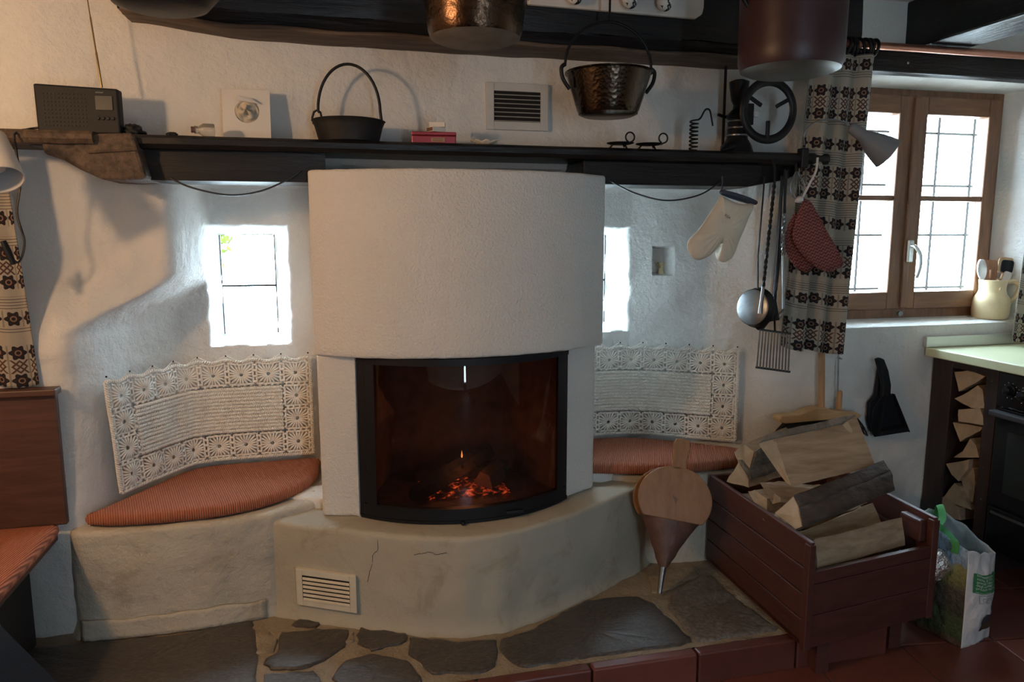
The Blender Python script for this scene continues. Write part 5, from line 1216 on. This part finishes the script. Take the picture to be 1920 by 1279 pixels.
# ================================================================== ANGEL IN THE WALL NICHE
p = at(1261, 538, Y=2.865); p = V(1.366, 2.895, NIC[2])
o = thing('angel_figurine', 'tiny cream angel figurine standing in the small wall niche', 'figurine', p)
MB().lathe([(.0,0),(.014,0),(.0135,.004),(.008,.024),(.006,.034),(.004,.038)], p, 16).build('robe', m_cream, o, smooth=50)
MB().lathe([(.0,0),(.004,.001),(.006,.006),(.004,.011),(.0,.012)], p+V(0,0,.038), 12, cap0=False, cap1=False).build('head', m_cream, o, smooth=60)
for s in (-1, 1):
    MB().tube([p+V(s*.004,.002,.030)]+[p+V(s*(.006+.012*math.sin(a)), .003, .030+.012-.012*math.cos(a)) for a in (.6,1.2,1.8,2.4)]+[p+V(s*.006,.002,.024)], .0022, 6).build('wing', plain('gold_wire', (.5,.3,.1), .3, .8) if s < 0 else m_cream, o, smooth=60)
MB().tube([p+V(-.006,-.004,.028), p+V(-.012,-.010,.024)], .002, 6).build('arm', m_cream, o)
# ================================================================== KITCHEN CORNER
XF = 2.485                                          # front plane of the kitchen units
u1 = thing('firewood_cabinet', 'dark wooden kitchen unit with an open slot of stacked firewood', 'cabinet', (2.75, 2.44, 0))
MB().box(XF, 3.07, 2.490, 2.592, .0, .828).build('side_panel', m_darkw, u1, bevel=.003)
MB().box(XF, 3.07, 2.270, 2.325, .0, .828).build('side_panel', m_darkw, u1, bevel=.003)
MB().box(XF, 3.07, 2.325, 2.490, .795, .828).build('top_rail', m_darkw, u1); MB().box(XF, 3.07, 2.325, 2.490, .0, .10).build('bottom_board', m_darkw, u1)
MB().box(2.92, 2.94, 2.325, 2.490, .10, .795).build('back_panel', m_dark, u1)
for z in (.775, .43, .30): MB().lathe([(.003,0),(.003,.002)], (XF, 2.298, z), 8, (-1,0,0)).build('screw', m_steel, u1)
SL = [('top split log in the cabinet slot, a wide wedge', [(1790,698),(1818,694),(1847,706),(1830,718),(1798,734)]),
      ('second split log from the top in the cabinet slot', [(1790,748),(1818,734),(1834,722),(1842,730),(1847,766),(1820,765),(1800,754)]),
      ('third log from the top in the cabinet slot, with a flat dark end', [(1797,768),(1838,766),(1844,785),(1844,798),(1796,790)]),
      ('fourth log from the top in the cabinet slot, a wedge pointing down', [(1787,792),(1842,801),(1838,808),(1800,828)]),
      ('fifth log from the top in the cabinet slot, an upright wedge', [(1788,858),(1805,846),(1820,822),(1830,836),(1836,858)]),
      ('sixth log in the cabinet slot, a dark wedge pointing down', [(1774,870),(1818,862),(1815,880),(1797,902),(1784,890)]),
      ('tall narrow split log near the bottom of the cabinet slot', [(1802,892),(1818,872),(1826,880),(1829,905),(1824,942),(1811,936)]),
      ('leaning split log near the bottom of the cabinet slot', [(1768,934),(1790,906),(1798,912),(1810,936),(1822,956),(1790,945)]),
      ('lowest visible split log in the cabinet slot above the bag', [(1763,934),(1770,932),(1800,952),(1800,975),(1762,968)])]
_ml = m_log; m_log = wood('stacked_firewood', (.27,.175,.105), (.46,.33,.215), 'x', .85, 5, .003, rnd=True)
for k, (lb, poly) in enumerate(SL):
    end = [at(x, y, X=XF+.012+.012*math.sin(k*2.3)) for x, y in poly]; logpiece(end, V(.32,.0,.0), lb, group='firewood in the cabinet slot', seed=30+k*3, amp=.0025)
m_log = _ml
wt = thing('worktop', 'pale green kitchen worktop with light edge below the window', 'worktop', (2.77, 1.8, .83))
MB().box(2.432, 3.07, .60, 2.585, .830, .866).build('slab', m_work, wt, bevel=.004)
MB().box(2.425, 3.07, 2.572, 2.590, .867, .912).build('backsplash_strip', m_alumid, wt, bevel=.002)
hb_ = MB().box(2.60, 3.02, 1.62, 2.22, .8665, .874).build('hob', m_steelbr, bevel=.003); tag(hb_, 'steel-rimmed dark hob set into the green worktop', 'hob')
MB().box(2.62, 3.0, 1.64, 2.20, .874, .8765).build('glass_top', m_blackg, hb_)
for y in (1.80, 2.05): MB().lathe([(.07,0),(.072,.002),(.06,.006),(.0,.006)], (2.80, y, .8765), 28, cap1=False).build('hotplate', m_ironm, hb_, smooth=40)
ov = thing('oven', 'black built-in oven with round dial knobs and a bar handle', 'oven', (2.75, 1.95, 0))
MB().box(XF+.005, 3.05, 1.66, 2.262, .12, .825).build('body', m_blackg, ov)
MB().box(XF-.012, XF+.006, 1.665, 2.258, .690, .822).build('control_panel', m_blackg, ov, bevel=.004)
for k, (px, py) in enumerate(((1891,733),(1918,743))):
    q = at(px, py, X=XF-.02); kn = MB().lathe([(.024,0),(.024,.004),(.018,.006),(.016,.022),(.012,.024),(.0,.024)], (XF-.012, q.y, q.z), 24, (-1,0,0), cap1=False).build('knob', m_blackg, ov, smooth=40)
    for a in range(10):
        an = R(a*36); MB().lathe([(.0016,0),(.0016,.0006)], (XF-.0125, q.y+.030*math.cos(an), q.z+.030*math.sin(an)), 6, (-1,0,0)).build('dial_mark', m_inkw, kn)
for k in range(3):
    MB().lathe([(.024,0),(.024,.004),(.018,.006),(.016,.022),(.0,.024)], (XF-.012, 2.02-.10*k, .757), 24, (-1,0,0), cap1=False).build('knob', m_blackg, ov, smooth=40)
MB().box(XF-.010, XF+.006, 1.665, 2.258, .30, .682).build('door', m_blackg, ov, bevel=.004)
MB().box(XF-.055, XF-.022, 1.67, 2.254, .655, .678).build('handle_bar', plain('dark_grey_bar', (.06,.062,.068), .35), ov, bevel=.006)
for y in (1.72, 2.21): MB().box(XF-.03, XF-.008, y-.01, y+.01, .658, .675).build('handle_post', m_blackg, ov)
MB().box(XF-.0115, XF-.0095, 1.72, 2.20, .36, .60).build('window', plain('dark_oven_glass', (.02,.026,.026), .08), ov)
MB().box(XF-.008, XF+.006, 1.665, 2.258, .13, .292).build('drawer', m_blackg, ov, bevel=.004)
MB().box(XF-.016, XF-.007, 1.69, 2.24, .268, .276).build('drawer_grip', m_steel, ov)
cb = thing('kitchen_base_unit', 'dark wooden base unit under the near end of the worktop', 'cabinet', (2.75, 1.1, 0))
MB().box(XF, 3.07, .62, 1.655, .0, .828).build('body', m_darkw, cb)
for y in (.63, 1.145): MB().box(XF-.016, XF, y, y+.50, .12, .80).build('door', m_darkw, cb, bevel=.004)

# ------------------------------------------------------------------ jug with utensils on the sill
jx, jy = at(1855, 600, Y=2.69).x, 2.69; jz = .966
j = thing('stoneware_jug', 'cream stoneware jug full of kitchen utensils on the window sill', 'jug', (jx, jy, jz))
JS = .86
MB().lathe([(r_*JS, h_*.94) for r_, h_ in [(.0,0),(.078,0),(.083,.006),(.086,.03),(.086,.075),(.080,.098),(.066,.118),(.061,.132),(.062,.160),(.065,.178),(.062,.182),(.057,.176),(.055,.135),(.060,.118),(.0,.05)]], (jx, jy, jz), 40, cap0=False, cap1=False).build('body', m_cream, j, smooth=40)
hdr = V(.93, -.36, 0)
MB().tube(spline([V(jx,jy,jz+.155)+hdr*.048, V(jx,jy,jz+.164)+hdr*.085, V(jx,jy,jz+.142)+hdr*.110, V(jx,jy,jz+.10)+hdr*.100, V(jx,jy,jz+.060)+hdr*.068], 6), .0125, 10, flat=.8).build('handle', m_cream, j, smooth=60)
MB().lathe([(.0,0),(.009,.001),(.010,.004),(.0,.006)], (jx-.012, jy-.054, jz+.132), 12, (0,-1,0), cap0=False, cap1=False).build('flower_boss', m_cream, j, smooth=60)
def utensil(name, label, base, tip, parts, cat): 
    o = thing(name, label, cat, base); 
    for nm, mb_, mt in parts: mb_.build(nm, mt, o, smooth=50)
    return o
def paddle(c, up, wd, ln, th, fn, mat_n=None):
    up = Vector(up).normalized(); s = V(.95,-.3,0); s = (s-up*s.dot(up)).normalized(); nn = s.cross(up); c = Vector(c)
    out = [c+s*(wd*fn(a)[0])+up*(ln*fn(a)[1]) for a in [2*PI*k/28 for k in range(28)]]
    return MB().prism([p-nn*th/2 for p in out], nn*th)
ell = lambda a: (math.cos(a), math.sin(a))
sqr = lambda a: (math.copysign(abs(math.cos(a))**.4, math.cos(a)), math.copysign(abs(math.sin(a))**.4, math.sin(a)))
B = V(jx, jy, jz+.06); tops = lambda px, py: at(px, py, Y=jy-.005)
q = tops(1841, 505); utensil('steel_spoon', 'shiny steel serving spoon in the cream jug', B, q, [('handle', MB().tube([B, q+V(.014,0,-.04)], .003, 8), m_steelbr), ('bowl', paddle(q, (-.15,0,1), .019, .046, .008, ell), m_steelbr)], 'spoon')
q = tops(1858, 506); utensil('wooden_spoon', 'broad brown wooden spoon in the cream jug', B+V(.004,.01,0), q, [('handle', MB().tube([B+V(.004,.01,0), q], .006, 8), m_utens), ('bowl', paddle(q+V(0,.012,-.005), (0,0,1), .036, .048, .009, sqr), m_utens)], 'spoon')
q = tops(1885, 498); utensil('black_turner', 'black flat turner with wooden rim in the cream jug', B+V(.012,0,0), q, [('handle', MB().tube([B+V(.012,0,0), q], .005, 8), m_utenl), ('blade', paddle(q, (.12,0,1), .032, .036, .006, sqr), m_utenl), ('blade_inset', paddle(q+V(.003,-.006,-.004), (.12,0,1), .026, .028, .006, sqr), m_black)], 'turner')
q = tops(1880, 519); utensil('white_spatula', 'small white plastic spatula in the cream jug', B+V(.008,-.012,0), q, [('handle', MB().tube([B+V(.008,-.012,0), q], .004, 8), m_white), ('blade', paddle(q+V(0,-.018,-.006), (.35,0,1), .016, .030, .006, sqr), m_white)], 'spatula')
q = tops(1922, 486); utensil('wooden_tongs', 'pale wooden tongs leaning out of the cream jug', B+V(.02,-.004,0), q, [('arm', MB().beam(V(jx+.025,jy-.01,jz+.17), q, .012, .005), m_utenl), ('arm', MB().beam(V(jx+.030,jy-.012,jz+.165), q+V(.006,-.01,-.03), .012, .005), m_utenl)], 'tongs')

# ------------------------------------------------------------------ woven shopping bag
C0, C1, C2, C3 = V(1.972,1.845,0), V(2.125,1.885,0), V(2.085,2.075,0), V(1.932,2.035,0)
bagO = thing('shopping_bag', 'printed woven shopping bag with green handles beside the log box', 'bag', (2.05, 2.0, 0))
top = {0: .330, 1: .290, 2: .372, 3: .395}
cs = [C0, C1, C2, C3]
def panel(i, nm, mat, bul=.030, inside=0.0, seed=0):
    j = (i+1) % 4; a, b2 = cs[i], cs[j]; d = (b2-a).normalized(); nn = V(d.y, -d.x, 0)
    def fn(u, v):
        h = lerp(top[i], top[j], u)*v; k = math.sin(u*PI); p = a.lerp(b2, u)
        lean = V(.005, .01, 0)*v
        p = p+nn*(bul*k*math.sin(min(1, v*1.1)*PI*.85+.2)+.012*nz(u*3+seed, v*4, i)*k+.004*nz(u*9+seed, v*10, i)*min(1, k*3))+lean; p.z = h+.012*k*nz(u*4, i)*v; return p
    return MB().grid(fn, 30, 36, uvf=lambda u, v: (u, v)).build(nm, mat, bagO, smooth=80, solid=.002), fn
def meadow():
    m = M('printed_meadow_panel', (.4,.4,.4), .4); t = m.n('ShaderNodeTexCoord'); u, v, _ = m.xyz(t.outputs['UV']); n = m.noise(t.outputs['UV'], 7, 6, .65); n2 = m.noise(t.outputs['UV'], 30, 4)
    vv = v+(n-.5)*.22
    c = m.ramp(vv, [(.05,(.10,.055,.035)), (.10,(.045,.07,.022)), (.30,(.06,.085,.028)), (.34,(.035,.035,.020)), (.55,(.09,.065,.04)), (.62,(.17,.15,.05)), (.78,(.30,.28,.09)), (.83,(.24,.36,.50)), (.97,(.40,.55,.68))])
    m.color(m.mix((n2-.5)*2.0, c, (.03,.03,.015))); m.bump(n, .02); return m.mat
fs_, fsf = panel(3, 'front_panel', meadow(), seed=3)
sd_, sdf = panel(0, 'side_panel', m_bagw, seed=8)
panel(1, 'side_panel', m_bagi, seed=5); panel(2, 'back_panel', m_bagi, seed=6)
def patch(fn, u0, u1, v0, v1, nm, mat, par, h=.003, n=8):
    def g(a, c):
        u, v = lerp(u0, u1, a), lerp(v0, v1, c); p = fn(u, v); e = .01; t1 = fn(u+e, v)-fn(u-e, v); t2 = fn(u, v+e)-fn(u, v-e); nn = t1.cross(t2).normalized(); return p+nn*h
    return MB().grid(g, n, n).build(nm, mat, par, smooth=80)
patch(sdf, .14, .97, .58, .78, 'green_label', m_lblg, sd_)
def text_on(fn, body, size, u0, v0, wd, ht, mat, par, h=.0042, sx=1.0):
    o_ = text('printed_text', body, size, WL[par.name], (1,0,0), (0,1,0), mat, par)
    for q in o_.data.vertices:
        u, v = u0+q.co.x*sx/wd, v0+q.co.y/ht; e = .01; t1 = fn(u+e, v)-fn(u-e, v); t2 = fn(u, v+e)-fn(u, v-e)
        q.co = fn(u, v)+t1.cross(t2).normalized()*h-WL[par.name]
for k, (bu, sz) in enumerate((('frammentazione a', .0125), ('nuova il 2020 gr', .0125), ('animali rispetto A', .0125), ('degli animali arti', .0125), ('prodotti nell\u2019uovo', .0125), ('non contiene la protezione', .0060))):
    text_on(sdf, bu, sz, .20, .750-.0325*k, .158, .31, m_inkw, sd_)
text_on(sdf, 'GENER', .019, .34, .498, .158, .31, m_inkg, sd_)
for a, b2, c, e in ((.27,.95,.478,.483), (.27,.95,.555,.560), (.27,.28,.478,.560), (.94,.95,.478,.560)): patch(sdf, a, b2, c, e, 'label_border', m_inkg, sd_, .004, 3)
patch(sdf, .42, .98, .24, .34, 'dark_print', m_ink, sd_, .0025); patch(sdf, .68, .94, .33, .46, 'dark_print', m_ink, sd_, .0025)
patch(sdf, .44, .97, .15, .25, 'brown_print', plain('brown_print_ink', (.10,.065,.035), .5, var=.5), sd_, .0025)
# handles
def strap(pts, nm, wd=.013): return MB().tube(spline(pts, 8), wd, 6, flat=.16, upv=(.2,1,.1)).build(nm, m_green, bagO, smooth=60)
strap([C2.lerp(C3,.25)+V(0,0,.35), C2.lerp(C3,.25)+V(0,-.01,.405), C2.lerp(C3,.45)+V(.0,-.05,.375), C2.lerp(C3,.75)+V(.0,-.05,.36), C2.lerp(C3,.95)+V(-.01,-.02,.40), C2.lerp(C3,.98)+V(-.02,0,.42)], 'handle')
strap([C3.lerp(C0,.25)+V(-.012,-.012,.36), C3.lerp(C0,.30)+V(-.006,-.0,.385), C3.lerp(C0,.5)+V(.02,.02,.362), C3.lerp(C0,.72)+V(-.006,-.01,.345), C3.lerp(C0,.74)+V(-.014,-.014,.315)], 'handle')
def fo2(u, v):
    a, b2 = u*2*PI, v*PI; return C3.lerp(C0, .45)+V(-.035+.05*math.cos(a)*math.sin(b2), -.035+.035*math.sin(a)*math.sin(b2), .265+.05*math.cos(b2))*(1)+V(nz(u*9, v*8), nz(u*8, v*9, 2), nz(u*7, v*7, 5))*.012
tag(MB().grid(fo2, 24, 14).build('foil_packet', m_foil, smooth=50), 'crinkled foil packet lying at the front of the bag', 'packet')

# ================================================================== CORNER BENCH AND TABLE AT LEFT
cbn = thing('corner_bench', 'dark brown wooden corner bench with terracotta seat pad at left', 'bench', (-1.1, 2.2, 0))
MB().box(-1.62, -.785, 2.415, 2.440, .47, .872).build('back_panel', m_benchw, cbn, bevel=.004)
MB().box(-1.62, -.778, 2.395, 2.450, .872, .892).build('back_cap', m_benchw, cbn, bevel=.004)
MB().box(-1.62, -.82, 1.5, 2.44, .415, .440).build('seat_board', m_benchw, cbn, bevel=.004)
MB().box(-1.60, -.90, 1.52, 2.42, .0, .415).build('chest', plain('dark_bench_chest', (.018,.014,.014), .6), cbn)
co2 = cushion([(-1.60,2.41),(-1.2,2.412),(-.84,2.41),(-.805,2.395),(-.80,2.34),(-.80,2.1),(-.80,1.8),(-.80,1.56),(-.84,1.52),(-1.2,1.52),(-1.60,1.52)], .441, .040, 'seat_pad', m_cushB, '', cbn)
# dining table with dark cloth
tb_ = thing('dining_table', 'dining table under a dark navy cloth at the lower left corner', 'table', (-1.05, 1.05, 0))
MB().box(-1.45, -.66, .55, 1.42, .695, .72).build('table_top', m_benchw, tb_, bevel=.004)
for x in (-1.40, -.72):
    for y in (.60, 1.36): MB().box(x-.03, x+.03, y-.03, y+.03, 0, .695).build('leg', m_benchw, tb_)
def clo(u, v):                                      # hem-to-hem cloth: ring of the table edge dropping down
    per = [(-.64,.53),(-.64,1.44),(-1.47,1.44),(-1.47,.53),(-.64,.53)]
    k = u*4; i = min(3, int(k)); f = k-i; x, y = lerp(per[i][0], per[i+1][0], f), lerp(per[i][1], per[i+1][1], f)
    cx_, cy_ = -1.055, .985; fl = .05+.02*math.sin(u*70)+.13*max(0, 1-min(abs(u-.25), abs(u-.75), abs(u-.5), u, 1-u)*16)
    return V(x+(1 if x > cx_ else -1)*(fl*v if abs(x-cx_) > .38 else 0), y+(1 if y > cy_ else -1)*(fl*v if abs(y-cy_) > .44 else 0), .723-.42*v)
MB().grid(clo, 160, 12).build('cloth_drop', m_navy, tb_, smooth=80)
MB().box(-1.47, -.64, .53, 1.44, .7205, .7245).build('cloth_top', m_navy, tb_)

# ================================================================== OUTSIDE: shrub before the left fireside window
shb = thing('outside_shrub', 'yellow-green shrub outside the small left window', 'shrub', (-.7, 4.9, -.35))
m_ = MB()
for k in range(420):
    c = V(-.70+random.gauss(0,.06), 4.9+random.gauss(0,.15), 1.40+random.gauss(0,.09)); d = V(random.gauss(0,1), random.gauss(0,1), random.gauss(0,1)).normalized(); s = d.orthogonal().normalized()*.018
    m_.add([c-d*.03, c+s, c+d*.03, c-s], [(0,1,2,3)])
tag(m_.build('foliage', m_leaf, shb), kind='stuff')
MB().tube([V(-.72,4.9,-.35), V(-.70,4.9,.6), V(-.71,4.9,1.3)], [.03,.022,.01], 8).build('stem', m_bark, shb)
